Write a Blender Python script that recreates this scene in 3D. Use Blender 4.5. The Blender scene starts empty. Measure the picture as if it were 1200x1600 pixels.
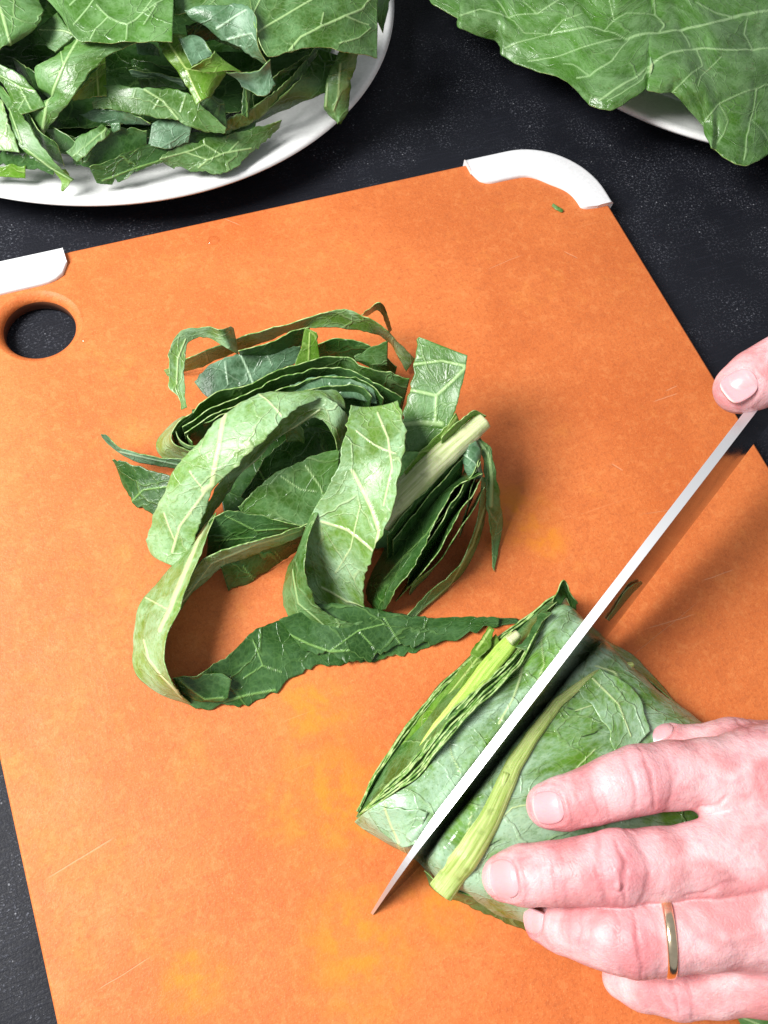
import bpy, math, random
import numpy as np
from mathutils import Vector, Matrix
random.seed(7)
scene = bpy.context.scene

# ------------------------------------------------------------------ camera
F, CX, CY = 1300.0, 600.0, 800.0          # pinhole of the 1200x1600 photograph
def _solve():
    def line(p, q): return np.cross([p[0]-CX, p[1]-CY, 1], [q[0]-CX, q[1]-CY, 1])
    L = line((0,1192),(88,1600)); R = line((949,316),(1181,695)); T = line((100,394),(727,257))
    v = np.cross(L, R); v = v/v[2]; V1 = v[:2]
    V2 = np.linalg.solve(np.array([[T[0],T[1]],[V1[0],V1[1]]]), [-T[2], -F*F])
    d1 = np.array([*V1, F]); d1 /= np.linalg.norm(d1)
    d2 = np.array([*V2, F]); d2 /= np.linalg.norm(d2)
    n = np.cross(d2, d1)
    if n[1] > 0: n = -n
    return d1, d2, n
D1, D2, NN = _solve()                      # board's long side, short side, up - in camera axes (x right, y down, z ahead)
CAMH, ZB = 0.309, 0.010                    # camera height over the board, board top over the counter
CAM = np.array([0, 0, CAMH+ZB])
RW = np.array([D2, D1, NN])                # camera axes -> world
def P(u, v, h=0.0):
    """world point seen at photo pixel (u,v) at h millimetres above the board"""
    r = RW @ np.array([u-CX, v-CY, F]); t = (ZB + h/1000.0 - CAM[2]) / r[2]
    return CAM + t*r
def proj(X):
    c = (np.asarray(X) - CAM) @ RW
    return CX + F*c[...,0]/c[...,2], CY + F*c[...,1]/c[...,2]
cam_d = bpy.data.cameras.new('camera'); cam = bpy.data.objects.new('camera', cam_d)
scene.collection.objects.link(cam); scene.camera = cam
cam_d.sensor_fit = 'VERTICAL'; cam_d.sensor_height = 36; cam_d.sensor_width = 27
cam_d.lens = F/1600*36; cam_d.clip_start = 0.01; cam_d.clip_end = 20
M = Matrix.Identity(4)
for i in range(3):
    M[i][0] = RW[i][0]; M[i][1] = -RW[i][1]; M[i][2] = -RW[i][2]; M[i][3] = CAM[i]
cam.matrix_world = M

# ------------------------------------------------------------------ light
world = bpy.data.worlds.new('World'); scene.world = world; world.use_nodes = True
bg = world.node_tree.nodes['Background']
bg.inputs[0].default_value = (0.90, 0.94, 1.0, 1); bg.inputs[1].default_value = 0.37
def area(name, direction, dist, size, watts, col, target=(0.08, 0.1, 0.02)):
    d = bpy.data.lights.new(name, 'AREA'); d.shape = 'RECTANGLE'; d.size, d.size_y = size
    d.energy = watts; d.color = col
    o = bpy.data.objects.new(name, d); scene.collection.objects.link(o)
    v = Vector(direction).normalized()
    o.location = Vector(target) + v*dist
    o.rotation_euler = v.to_track_quat('Z', 'Y').to_euler()
    return o
area('window_light', (-0.92, 0.22, 1.12), 0.85, (0.34, 0.36), 16.0, (1.0, 0.985, 0.96), (0.03, 0.12, 0.02))
scene.view_settings.view_transform = 'Standard'; scene.view_settings.look = 'None'
scene.view_settings.exposure = 0.0; scene.view_settings.gamma = 1.0
scene.view_settings.use_curve_mapping = False
try:
    scene.cycles.use_denoising = True
    scene.cycles.max_bounces = 8; scene.cycles.transparent_max_bounces = 8
    scene.cycles.sample_clamp_indirect = 6
except Exception: pass

# ------------------------------------------------------------------ scene helpers
def link(o, parent=None, label=None, cat=None, group=None, kind=None):
    scene.collection.objects.link(o)
    if parent is not None: o.parent = parent
    if label: o['label'] = label
    if cat: o['category'] = cat
    if group: o['group'] = group
    if kind: o['kind'] = kind
    return o
def empty(name, loc, **kw):
    o = bpy.data.objects.new(name, None); o.empty_display_size = 0.02
    link(o, **kw); o.location = Vector(loc); return o
def attach(o, parent):
    """child whose mesh is already in world coordinates"""
    o.parent = parent
    o.matrix_parent_inverse = Matrix.Translation(parent.location).inverted()
def mesh_obj(name, V, faces, mats, mi=None, attrs=None, smooth=True, parent=None, **kw):
    """faces: (n,4) or (n,3) int array or list of tuples; vertex attributes by name"""
    me = bpy.data.meshes.new(name); V = np.asarray(V, dtype=np.float64)
    if isinstance(faces, np.ndarray):
        n, k = faces.shape
        me.vertices.add(len(V)); me.vertices.foreach_set('co', V.astype(np.float32).ravel())
        me.loops.add(n*k); me.loops.foreach_set('vertex_index', faces.astype(np.int32).ravel())
        me.polygons.add(n); me.polygons.foreach_set('loop_start', np.arange(0, n*k, k, dtype=np.int32))
        me.polygons.foreach_set('loop_total', np.full(n, k, dtype=np.int32))
    else:
        me.from_pydata([tuple(p) for p in V], [], [tuple(f) for f in faces])
    for m in (mats if isinstance(mats, (list, tuple)) else [mats]): me.materials.append(m)
    me.update(calc_edges=True)
    if mi is not None: me.polygons.foreach_set('material_index', np.asarray(mi, dtype=np.int32))
    me.polygons.foreach_set('use_smooth', np.full(len(me.polygons), smooth, dtype=bool))
    for k_, a in (attrs or {}).items():
        a = np.asarray(a, dtype=np.float32)
        if a.ndim == 1:
            at = me.attributes.new(k_, 'FLOAT', 'POINT'); at.data.foreach_set('value', a)
        else:
            at = me.attributes.new(k_, 'FLOAT_VECTOR', 'POINT'); at.data.foreach_set('vector', a.ravel())
    me.validate(); me.update()
    o = bpy.data.objects.new(name, me); link(o, **kw)
    if parent is not None: attach(o, parent)
    return o

# ------------------------------------------------------------------ node helpers
class NT:
    def __init__(s, name):
        s.m = bpy.data.materials.new(name); s.m.use_nodes = True
        s.t = s.m.node_tree; s.b = s.t.nodes['Principled BSDF']; s.out = s.t.nodes['Material Output']
    def n(s, typ, **kw):
        x = s.t.nodes.new(typ)
        for k, v in kw.items():
            if k[0] == 'i' and k[1:].isdigit(): s.put(x.inputs[int(k[1:])], v)
            elif hasattr(x, k): setattr(x, k, v)
            else: s.put(x.inputs[k.replace('_', ' ')], v)
        return x
    def put(s, sock, v):
        if isinstance(v, bpy.types.NodeSocket): s.t.links.new(v, sock)
        elif isinstance(v, bpy.types.Node): s.t.links.new(v.outputs[0], sock)
        else: sock.default_value = v
    def math(s, op, a, b=0.0, c=0.0, clamp=False):
        x = s.n('ShaderNodeMath', operation=op, use_clamp=clamp, i0=a, i1=b)
        if op in ('MULTIPLY_ADD', 'SMOOTH_MIN'): s.put(x.inputs[2], c)
        return x.outputs[0]
    def ramp(s, x, a, b, c=0.0, d=1.0, smooth=True):
        r = s.n('ShaderNodeMapRange', interpolation_type='SMOOTHSTEP' if smooth else 'LINEAR')
        s.put(r.inputs[0], x)
        for i, v in enumerate((a, b, c, d)): s.put(r.inputs[i+1], v)
        return r.outputs[0]
    def mix(s, f, a, b, mode='MIX'):
        x = s.n('ShaderNodeMix', data_type='RGBA', blend_type=mode)
        s.put(x.inputs[0], f)
        s.put(x.inputs[6], (*a, 1) if isinstance(a, tuple) else a); s.put(x.inputs[7], (*b, 1) if isinstance(b, tuple) else b)
        return x.outputs[2]
    def noise(s, vec, scale, detail=3.0, rough=0.5, dist=0.0):
        x = s.n('ShaderNodeTexNoise'); s.put(x.inputs['Vector'], vec)
        x.inputs['Scale'].default_value = scale; x.inputs['Detail'].default_value = detail
        x.inputs['Roughness'].default_value = rough; x.inputs['Distortion'].default_value = dist
        return x
    def vor(s, vec, scale, feature='F1', rnd=1.0):
        x = s.n('ShaderNodeTexVoronoi', feature=feature); s.put(x.inputs['Vector'], vec)
        x.inputs['Scale'].default_value = scale; x.inputs['Randomness'].default_value = rnd
        return x.outputs['Distance']
    def attr(s, name, fac=True):
        x = s.n('ShaderNodeAttribute', attribute_name=name); return x.outputs['Fac' if fac else 'Vector']
    def obj(s): return s.n('ShaderNodeTexCoord').outputs['Object']
    def vmul(s, v, sc):
        x = s.n('ShaderNodeVectorMath', operation='MULTIPLY'); s.put(x.inputs[0], v); x.inputs[1].default_value = sc; return x.outputs[0]
    def vadd(s, a, b):
        x = s.n('ShaderNodeVectorMath', operation='ADD'); s.put(x.inputs[0], a); s.put(x.inputs[1], b); return x.outputs[0]
    def bump(s, h, dist, strength=1.0, prev=None):
        x = s.n('ShaderNodeBump'); s.put(x.inputs['Height'], h); x.inputs['Distance'].default_value = dist
        x.inputs['Strength'].default_value = strength
        if prev is not None: s.put(x.inputs['Normal'], prev)
        return x.outputs[0]
    def set(s, **kw):
        for k, v in kw.items():
            k = k.replace('_', ' ')
            if isinstance(v, tuple) and len(v) == 3 and k in ('Base Color', 'Specular Tint', 'Coat Tint', 'Emission Color'): v = (*v, 1)
            s.put(s.b.inputs[k], v)
        return s.m

# ------------------------------------------------------------------ materials
def leaf_mat(name, green, bloom, bloom_amt, vein, rough=0.42, trans=0.22, fine=0.55, spec=0.5, ms=70, lo=0.36, hi=0.67):
    """collard leaf: waxy bloom rubbed off in patches, net of veins in three sizes, quilted surface"""
    s = NT(name); p = s.attr('lp', False)
    warp = s.noise(p, 60, 2).outputs['Color']
    wp = s.vadd(p, s.vmul(warp, (0.008, 0.008, 0.008)))
    wp2 = s.vadd(wp, s.vmul(s.noise(p, 300, 1).outputs['Color'], (0.0012,)*3))
    e1 = s.vor(s.vmul(wp2, (0.62, 1.1, 1)), 50, 'DISTANCE_TO_EDGE')
    e2 = s.vor(wp2, 125, 'DISTANCE_TO_EDGE'); e3 = s.vor(wp2, 420, 'DISTANCE_TO_EDGE')
    fade = s.ramp(s.noise(p, 45, 1).outputs[0], 0.36, 0.6, 0.15, 1.0)
    l1 = s.math('MULTIPLY', s.ramp(e1, 0.006, 0.026, 1, 0), fade); l2 = s.math('MULTIPLY', s.ramp(e2, 0.004, 0.05, 1, 0), s.ramp(s.noise(p, 80, 1).outputs[0], .38, .6, .1, 1)); l3 = s.ramp(e3, 0.0, 0.16, 1, 0)
    rib = s.attr('rib')
    n1 = s.noise(p, ms, 5, 0.58, 0.6).outputs[0]; n2 = s.noise(p, 420, 3, 0.6).outputs[0]; n3 = s.noise(p, 28, 2).outputs[0]
    mott = s.math('ADD', s.math('MULTIPLY', n1, 0.75), s.math('MULTIPLY', n2, 0.25))
    b = s.math('MULTIPLY', s.ramp(mott, lo, hi), bloom_amt)
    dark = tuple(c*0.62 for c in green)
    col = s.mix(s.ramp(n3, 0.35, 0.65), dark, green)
    col = s.mix(b, col, bloom)
    pock = s.ramp(s.noise(p, 900, 2).outputs[0], 0.56, 0.68)
    col = s.mix(s.math('MULTIPLY', pock, 0.35), col, tuple(c*0.5 for c in green))
    col = s.mix(s.math('MULTIPLY', l3, 0.10), col, vein)
    col = s.mix(s.math('MULTIPLY', l2, 0.30*fine), col, vein)
    col = s.mix(s.math('MULTIPLY', l1, 0.62*fine), col, vein)
    col = s.mix(s.ramp(rib, 0.15, 0.9, 0, 0.85), col, tuple(min(1, c*1.12) for c in vein))
    col = s.mix(s.attr('tear'), col, (0.004, 0.009, 0.003))
    h = s.math('ADD', s.math('MULTIPLY', l1, 0.7), s.math('MULTIPLY', l2, 0.35))
    h = s.math('ADD', h, s.math('MULTIPLY', rib, 0.5)); h = s.math('ADD', h, s.math('MULTIPLY', n1, 1.1))
    bm = s.bump(h, 0.00055, 0.8); bm = s.bump(s.math('ADD', n2, s.math('MULTIPLY', l3, 0.2)), 0.0002, 0.6, bm)
    rg = s.ramp(n1, 0.35, 0.7, rough-0.10, rough+0.16)
    s.set(Base_Color=col, Roughness=rg, Normal=bm, Specular_IOR_Level=spec)
    s.b.inputs['Coat Weight'].default_value = 0.12; s.b.inputs['Coat Roughness'].default_value = 0.22
    tr = s.n('ShaderNodeBsdfTranslucent'); s.put(tr.inputs[0], s.mix(0.65, col, (0.22, 0.42, 0.03))); s.put(tr.inputs[1], bm)
    mx = s.n('ShaderNodeMixShader'); mx.inputs[0].default_value = trans
    s.t.links.new(s.b.outputs[0], mx.inputs[1]); s.t.links.new(tr.outputs[0], mx.inputs[2]); s.t.links.new(mx.outputs[0], s.out.inputs[0])
    return s.m
VEIN = (0.50, 0.62, 0.34)
LM = {
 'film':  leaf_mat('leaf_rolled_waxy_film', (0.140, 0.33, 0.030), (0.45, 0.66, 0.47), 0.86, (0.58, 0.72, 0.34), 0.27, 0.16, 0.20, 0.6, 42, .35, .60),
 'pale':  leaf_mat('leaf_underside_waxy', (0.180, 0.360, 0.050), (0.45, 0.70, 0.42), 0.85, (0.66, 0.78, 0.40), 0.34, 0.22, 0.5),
 'mid':   leaf_mat('leaf_mid_green', (0.075, 0.205, 0.018), (0.22, 0.44, 0.18), 0.62, (0.42, 0.62, 0.26), 0.34, 0.22, 0.6),
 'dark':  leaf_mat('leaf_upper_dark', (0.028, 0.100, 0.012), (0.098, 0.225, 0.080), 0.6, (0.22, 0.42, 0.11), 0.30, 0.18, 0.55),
 'teal':  leaf_mat('leaf_grey_green', (0.060, 0.155, 0.055), (0.22, 0.41, 0.25), 0.75, (0.42, 0.60, 0.40), 0.36, 0.14, 0.4),
 'bright':leaf_mat('leaf_bright_green', (0.15, 0.37, 0.02), (0.34, 0.58, 0.13), 0.5, (0.60, 0.78, 0.25), 0.28, 0.34, 0.6),
 'top':   leaf_mat('leaf_whole_upper', (0.072, 0.225, 0.016), (0.24, 0.43, 0.18), 0.66, (0.36, 0.56, 0.25), 0.24, 0.16, 0.34),
}
def edge_material():
    s = NT('leaf_cut_edge'); n = s.noise(s.obj(), 500, 2).outputs[0]
    return s.set(Base_Color=s.mix(s.ramp(n, .35, .65), (0.14, 0.30, 0.05), (0.42, 0.55, 0.22)), Roughness=0.4)
EDGE = edge_material()
def stem_material(name, a, b):
    s = NT(name); o = s.attr('lp', False)
    st = s.noise(s.vmul(o, (40, 900, 900)), 1.0, 4, 0.6).outputs[0]; n = s.noise(o, 260, 4).outputs[0]
    col = s.mix(s.ramp(st, .35, .65), a, b); col = s.mix(s.ramp(n, .55, .72, 0, .5), col, tuple(c*.6 for c in a))
    s.set(Base_Color=col, Roughness=0.38, Normal=s.bump(s.math('ADD', st, s.math('MULTIPLY', n, .5)), 0.0006, .7))
    s.b.inputs['Subsurface Weight'].default_value = 0.25; s.b.inputs['Subsurface Radius'].default_value = (0.5, 1.0, 0.25)
    s.b.inputs['Subsurface Scale'].default_value = 0.003
    return s.m
STEM = stem_material('collard_stem_pale', (0.42, 0.50, 0.20), (0.66, 0.70, 0.42))
STEMY = stem_material('collard_midrib_yellow_green', (0.29, 0.42, 0.08), (0.54, 0.64, 0.24))
STEMG = stem_material('collard_cut_stem_green', (0.34, 0.55, 0.07), (0.52, 0.72, 0.16))
def board_material():
    s = NT('orange_wood_fibre'); o = s.obj()
    n1 = s.noise(o, 14, 5, 0.6, 0.4).outputs[0]; n2 = s.noise(o, 55, 5, 0.65).outputs[0]
    n3 = s.noise(o, 700, 3, 0.7).outputs[0]; n4 = s.noise(o, 1800, 2).outputs[0]
    fib = s.noise(s.vmul(o, (60, 700, 60)), 1.0, 4, 0.65, .3).outputs[0]
    fib2 = s.noise(s.vmul(o, (900, 90, 90)), 1.0, 3, 0.65, .3).outputs[0]
    col = s.mix(s.ramp(n1, .34, .66), (0.60, 0.148, 0.034), (0.69, 0.190, 0.048))
    col = s.mix(s.ramp(n2, .54, .74, 0, .22), col, (0.80, 0.31, 0.055))
    col = s.mix(s.ramp(fib, .42, .66, 0, .08), col, (0.42, 0.105, 0.028))
    col = s.mix(s.ramp(fib2, .52, .70, 0, .05), col, (0.80, 0.34, 0.12))
    col = s.mix(s.ramp(n3, .46, .68, 0, .40), col, (0.42, 0.088, 0.020))
    nn = s.noise(o, 260, 4, .6, .5).outputs[0]; col = s.mix(s.ramp(nn, .52, .68, 0, .22), col, (0.40, 0.10, 0.030)); col = s.mix(s.ramp(nn, .48, .34, 0, .25), col, (0.78, 0.29, 0.09))
    col = s.mix(s.ramp(n4, .56, .70, 0, .22), col, (0.86, 0.42, 0.18))
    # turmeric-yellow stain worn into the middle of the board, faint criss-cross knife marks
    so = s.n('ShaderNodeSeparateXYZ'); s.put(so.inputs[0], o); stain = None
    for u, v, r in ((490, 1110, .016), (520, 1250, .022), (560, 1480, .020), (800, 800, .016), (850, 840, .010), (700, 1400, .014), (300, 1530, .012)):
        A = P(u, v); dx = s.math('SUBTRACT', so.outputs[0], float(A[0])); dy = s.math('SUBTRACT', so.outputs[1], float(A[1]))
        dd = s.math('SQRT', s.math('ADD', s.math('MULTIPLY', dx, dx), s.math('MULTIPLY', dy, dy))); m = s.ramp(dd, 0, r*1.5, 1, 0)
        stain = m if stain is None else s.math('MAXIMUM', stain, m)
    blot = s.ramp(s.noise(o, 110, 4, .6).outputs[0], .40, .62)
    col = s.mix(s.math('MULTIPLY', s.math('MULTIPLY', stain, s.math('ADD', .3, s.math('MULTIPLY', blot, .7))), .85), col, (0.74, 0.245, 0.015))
    for rot, sc in ((0.6, 1300), (-0.9, 1500), (1.9, 1400)):
        mp = s.n('ShaderNodeMapping'); s.put(mp.inputs[0], o); mp.inputs['Rotation'].default_value = (0, 0, rot); mp.inputs['Scale'].default_value = (22, sc, 1)
        ln = s.ramp(s.noise(mp, 1.0, 1.5, .5).outputs[0], .72, .80, 0, .22)
        col = s.mix(s.math('MULTIPLY', ln, s.ramp(n1, .4, .6)), col, (0.88, 0.42, 0.20))
    # knife scratches, each at its own place on the board
    mask = None
    sep = s.n('ShaderNodeSeparateXYZ'); s.put(sep.inputs[0], s.vadd(o, s.vmul(s.noise(o, 90, 2).outputs['Color'], (.0012,)*3)))
    SC = [((70,1372),(185,1302),.16),((1020,626),(1062,612),.14),((955,722),(975,734),.18),((1040,610),(1060,600),.14),((150,1545),(240,1490),.10),
          ((985,1430),(1010,1400),.1),((1010,980),(1090,955),.12),((880,390),(905,402),.16),((330,330),(380,352),.1),((1095,905),(1150,886),.12),
          ((960,1045),(1100,930),.05),
          ((1000,800),(1090,790),.06),((760,420),(820,395),.08)]
    for a, b, w in SC:
        A, B = P(*a), P(*b); d = B-A; L = float(np.hypot(d[0], d[1])); ux, uy = d[0]/L, d[1]/L
        x = s.math('SUBTRACT', sep.outputs[0], float(A[0])); y = s.math('SUBTRACT', sep.outputs[1], float(A[1]))
        al = s.math('ADD', s.math('MULTIPLY', x, ux), s.math('MULTIPLY', y, uy))
        pe = s.math('ABSOLUTE', s.math('SUBTRACT', s.math('MULTIPLY', x, uy), s.math('MULTIPLY', y, ux)))
        m = s.math('MULTIPLY', s.ramp(pe, w*.0008, w*.0028, 1, 0), s.ramp(s.math('ABSOLUTE', s.math('SUBTRACT', al, L/2)), L*.3, L*.5, 1, 0))
        mask = m if mask is None else s.math('MAXIMUM', mask, m)
    col = s.mix(s.math('MULTIPLY', mask, 0.28), col, (0.88, 0.50, 0.30))
    h = s.math('ADD', n3, s.math('MULTIPLY', fib, .15)); h = s.math('SUBTRACT', h, s.math('MULTIPLY', mask, .6))
    rg = s.ramp(n2, .3, .7, .50, .66)
    return s.set(Base_Color=col, Roughness=rg, Normal=s.bump(h, 0.00022, .8), Specular_IOR_Level=0.35)
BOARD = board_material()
def board_edge_material():
    s = NT('board_edge_brown'); n = s.noise(s.vmul(s.obj(), (200, 200, 3000)), 1, 3).outputs[0]
    return s.set(Base_Color=s.mix(n, (0.10, 0.035, 0.015), (0.20, 0.07, 0.03)), Roughness=0.6)
BEDGE = board_edge_material()
def counter_material():
    s = NT('charcoal_stone_counter'); o = s.obj()
    n1 = s.noise(o, 9, 4).outputs[0]; sp = s.noise(o, 900, 2, .7).outputs[0]; sp2 = s.noise(s.vmul(o, (500, 1500, 500)), 1, 3, .7).outputs[0]
    cl = s.noise(o, 40, 4, .65).outputs[0]; st = s.noise(s.vmul(o, (60, 900, 60)), 1, 3, .6).outputs[0]
    col = s.mix(n1, (0.006, 0.007, 0.011), (0.013, 0.014, 0.020))
    big = s.ramp(s.noise(o, 6.5, 3, .6).outputs[0], .36, .66, .35, 1.5, False); cl = s.math('MULTIPLY', cl, s.math('ADD', .72, s.math('MULTIPLY', big, .3)))
    m = s.math('MULTIPLY', s.ramp(sp, .54, .76), s.ramp(cl, .38, .70))
    col = s.mix(s.math('MULTIPLY', m, .75), col, (0.20, 0.21, 0.25))
    m2 = s.math('MULTIPLY', s.ramp(sp2, .60, .74), s.ramp(cl, .42, .62))
    col = s.mix(s.math('MULTIPLY', m2, .7), col, (0.26, 0.27, 0.30))
    col = s.mix(s.ramp(st, .52, .75, 0, .30), col, (0.035, 0.038, 0.055))
    m3 = s.math('MULTIPLY', s.ramp(s.vor(o, 230), 0.05, .11, 1, 0), s.ramp(cl, .5, .6))
    col = s.mix(s.math('MULTIPLY', m3, .8), col, (0.32, 0.33, 0.36))
    return s.set(Base_Color=col, Roughness=s.ramp(sp, .3, .7, .48, .7), Normal=s.bump(s.math('ADD', sp, st), 0.00025, .7), Specular_IOR_Level=0.22)
COUNTER = counter_material()
def simple(name, col, rough, metal=0.0, **kw):
    s = NT(name); n = s.noise(s.obj(), 600, 3).outputs[0]
    return s.set(Base_Color=s.mix(s.ramp(n, .3, .7), tuple(c*.93 for c in col), col), Roughness=s.ramp(n, .3, .7, rough*.85, rough*1.15), Metallic=metal, **kw)
CHINA = simple('white_glazed_china', (0.86, 0.87, 0.86), 0.12)
RUBBER = simple('white_silicone', (0.84, 0.85, 0.86), 0.45)
def steel():
    s = NT('polished_blade_steel'); o = s.attr('lp', False)
    n = s.noise(s.vmul(o, (30, 1600, 30)), 1, 2).outputs[0]; sm = s.noise(o, 60, 3).outputs[0]
    return s.set(Base_Color=(0.36, 0.34, 0.34), Metallic=1.0, Roughness=s.ramp(sm, .4, .7, .10, .20), Normal=s.bump(n, 0.00003, .3))  # base darkened to carry the shaded board that the face reflects
STEEL = steel()
SPINE = NT('brushed_spine_steel').set(Base_Color=(0.93, 0.93, 0.94), Metallic=1.0, Roughness=0.40)
HANDLE = simple('black_handle', (0.015, 0.015, 0.017), 0.35)
GOLD = simple('gold', (0.95, 0.77, 0.52), 0.20, 1.0)
def water():
    s = NT('water'); fr = s.n('ShaderNodeFresnel'); fr.inputs[0].default_value = 1.38; bf = s.n('ShaderNodeNewGeometry').outputs['Backfacing']
    tr = s.n('ShaderNodeBsdfTransparent'); tr.inputs[0].default_value = (0.96, 0.93, 0.90, 1); gl = s.n('ShaderNodeBsdfGlossy'); gl.inputs['Roughness'].default_value = 0.04
    mx = s.n('ShaderNodeMixShader'); s.put(mx.inputs[0], s.math('MULTIPLY', fr.outputs[0], s.math('SUBTRACT', 1.0, bf))); s.t.links.new(tr.outputs[0], mx.inputs[1]); s.t.links.new(gl.outputs[0], mx.inputs[2])
    s.t.links.new(mx.outputs[0], s.out.inputs[0]); return s.m
WATER = water()
def skin():
    s = NT('skin'); o = s.obj()
    n1 = s.noise(o, 55, 4, .55, .5).outputs[0]; n2 = s.noise(o, 260, 3).outputs[0]; n3 = s.noise(o, 1400, 2).outputs[0]
    v = s.vor(s.vadd(o, s.vmul(s.noise(o, 500, 2).outputs['Color'], (.0012,)*3)), 620, 'DISTANCE_TO_EDGE')
    lines = s.noise(s.vmul(o, (900, 180, 400)), 1, 3, .6, .6).outputs[0]
    col = s.mix(s.ramp(n1, .34, .64), (0.64, 0.26, 0.265), (0.83, 0.51, 0.52))
    col = s.mix(s.ramp(n2, .5, .75, 0, .35), col, (0.60, 0.185, 0.215))
    col = s.mix(s.attr('red'), col, (0.60, 0.17, 0.20))
    col = s.mix(s.attr('crease'), col, (0.42, 0.12, 0.13))
    h = s.math('ADD', s.math('MULTIPLY', s.ramp(v, 0, .2), .18), s.math('MULTIPLY', n3, .9)); h = s.math('ADD', h, s.math('MULTIPLY', lines, 1.0))
    bm = s.bump(n2, 0.0009, .55); bm = s.bump(h, 0.00024, .6, bm)
    s.set(Base_Color=col, Roughness=s.ramp(n2, .3, .7, .40, .56), Normal=bm, Specular_IOR_Level=0.42)
    s.b.inputs['Subsurface Weight'].default_value = 0.35; s.b.inputs['Subsurface Radius'].default_value = (1.0, 0.35, 0.22)
    s.b.inputs['Subsurface Scale'].default_value = 0.0028
    return s.m
SKIN = skin()
def nail_material():
    s = NT('fingernail'); o = s.attr('lp', False); sep = s.n('ShaderNodeSeparateXYZ'); s.put(sep.inputs[0], o)
    x = s.math('ADD', sep.outputs[0], s.math('MULTIPLY', s.math('POWER', sep.outputs[1], 2.0), 0.12))
    col = s.mix(s.ramp(x, 0.84, 1.0), (0.72, 0.37, 0.395), (0.80, 0.54, 0.53))
    col = s.mix(s.ramp(x, 0.0, -0.75), col, (0.72, 0.41, 0.43))
    s.set(Base_Color=col, Roughness=0.3, Specular_IOR_Level=0.5)
    s.b.inputs['Subsurface Weight'].default_value = 0.2; s.b.inputs['Subsurface Scale'].default_value = 0.002
    return s.m
NAIL = nail_material()

# ------------------------------------------------------------------ surface tools
def crom(X, n, axis=0):
    """Catmull-Rom through X along axis 0, n samples evenly spread by length"""
    X = np.asarray(X, float)
    if len(X) == 2:
        t = np.linspace(0, 1, n).reshape((-1,)+(1,)*(X.ndim-1)); return X[0]*(1-t)+X[1]*t
    E = np.concatenate([[2*X[0]-X[1]], X, [2*X[-1]-X[-2]]])
    m = len(X)-1; per = 24; t = np.linspace(0, m, m*per+1); i = np.minimum(t.astype(int), m-1); f = (t-i).reshape((-1,)+(1,)*(X.ndim-1))
    a, b, c, d = E[i], E[i+1], E[i+2], E[i+3]
    Y = 0.5*((2*b)+(-a+c)*f+(2*a-5*b+4*c-d)*f*f+(-a+3*b-3*c+d)*f**3)
    S = np.linalg.norm(np.diff(Y, axis=0), axis=-1)
    if S.ndim > 1: S = S.reshape(len(S), -1).mean(1)
    s = np.concatenate([[0], np.cumsum(S)]); q = np.linspace(0, s[-1], n)
    k = np.clip(np.searchsorted(s, q, side='right')-1, 0, len(s)-2); w = ((q-s[k])/np.maximum(s[k+1]-s[k], 1e-9)).reshape((-1,)+(1,)*(Y.ndim-1))
    return Y[k]*(1-w)+Y[k+1]*w
class Wob:
    """smooth pseudo-noise: sum of sines"""
    def __init__(s, seed, freq, n=7):
        r = np.random.RandomState(seed); s.k = r.normal(size=(n, 3))*freq; s.p = r.uniform(0, 6.28, n); s.n = n
    def __call__(s, X):
        return np.sin(X @ s.k.T + s.p).sum(-1)/math.sqrt(s.n)
def seg_dist(U, V, pts):
    best = np.full(U.shape, 1e9)
    for (x0, y0), (x1, y1) in zip(pts[:-1], pts[1:]):
        dx, dy = x1-x0, y1-y0; t = np.clip(((U-x0)*dx+(V-y0)*dy)/(dx*dx+dy*dy+1e-9), 0, 1)
        best = np.minimum(best, np.hypot(U-x0-t*dx, V-y0-t*dy))
    return best
_seed = [100]
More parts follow.
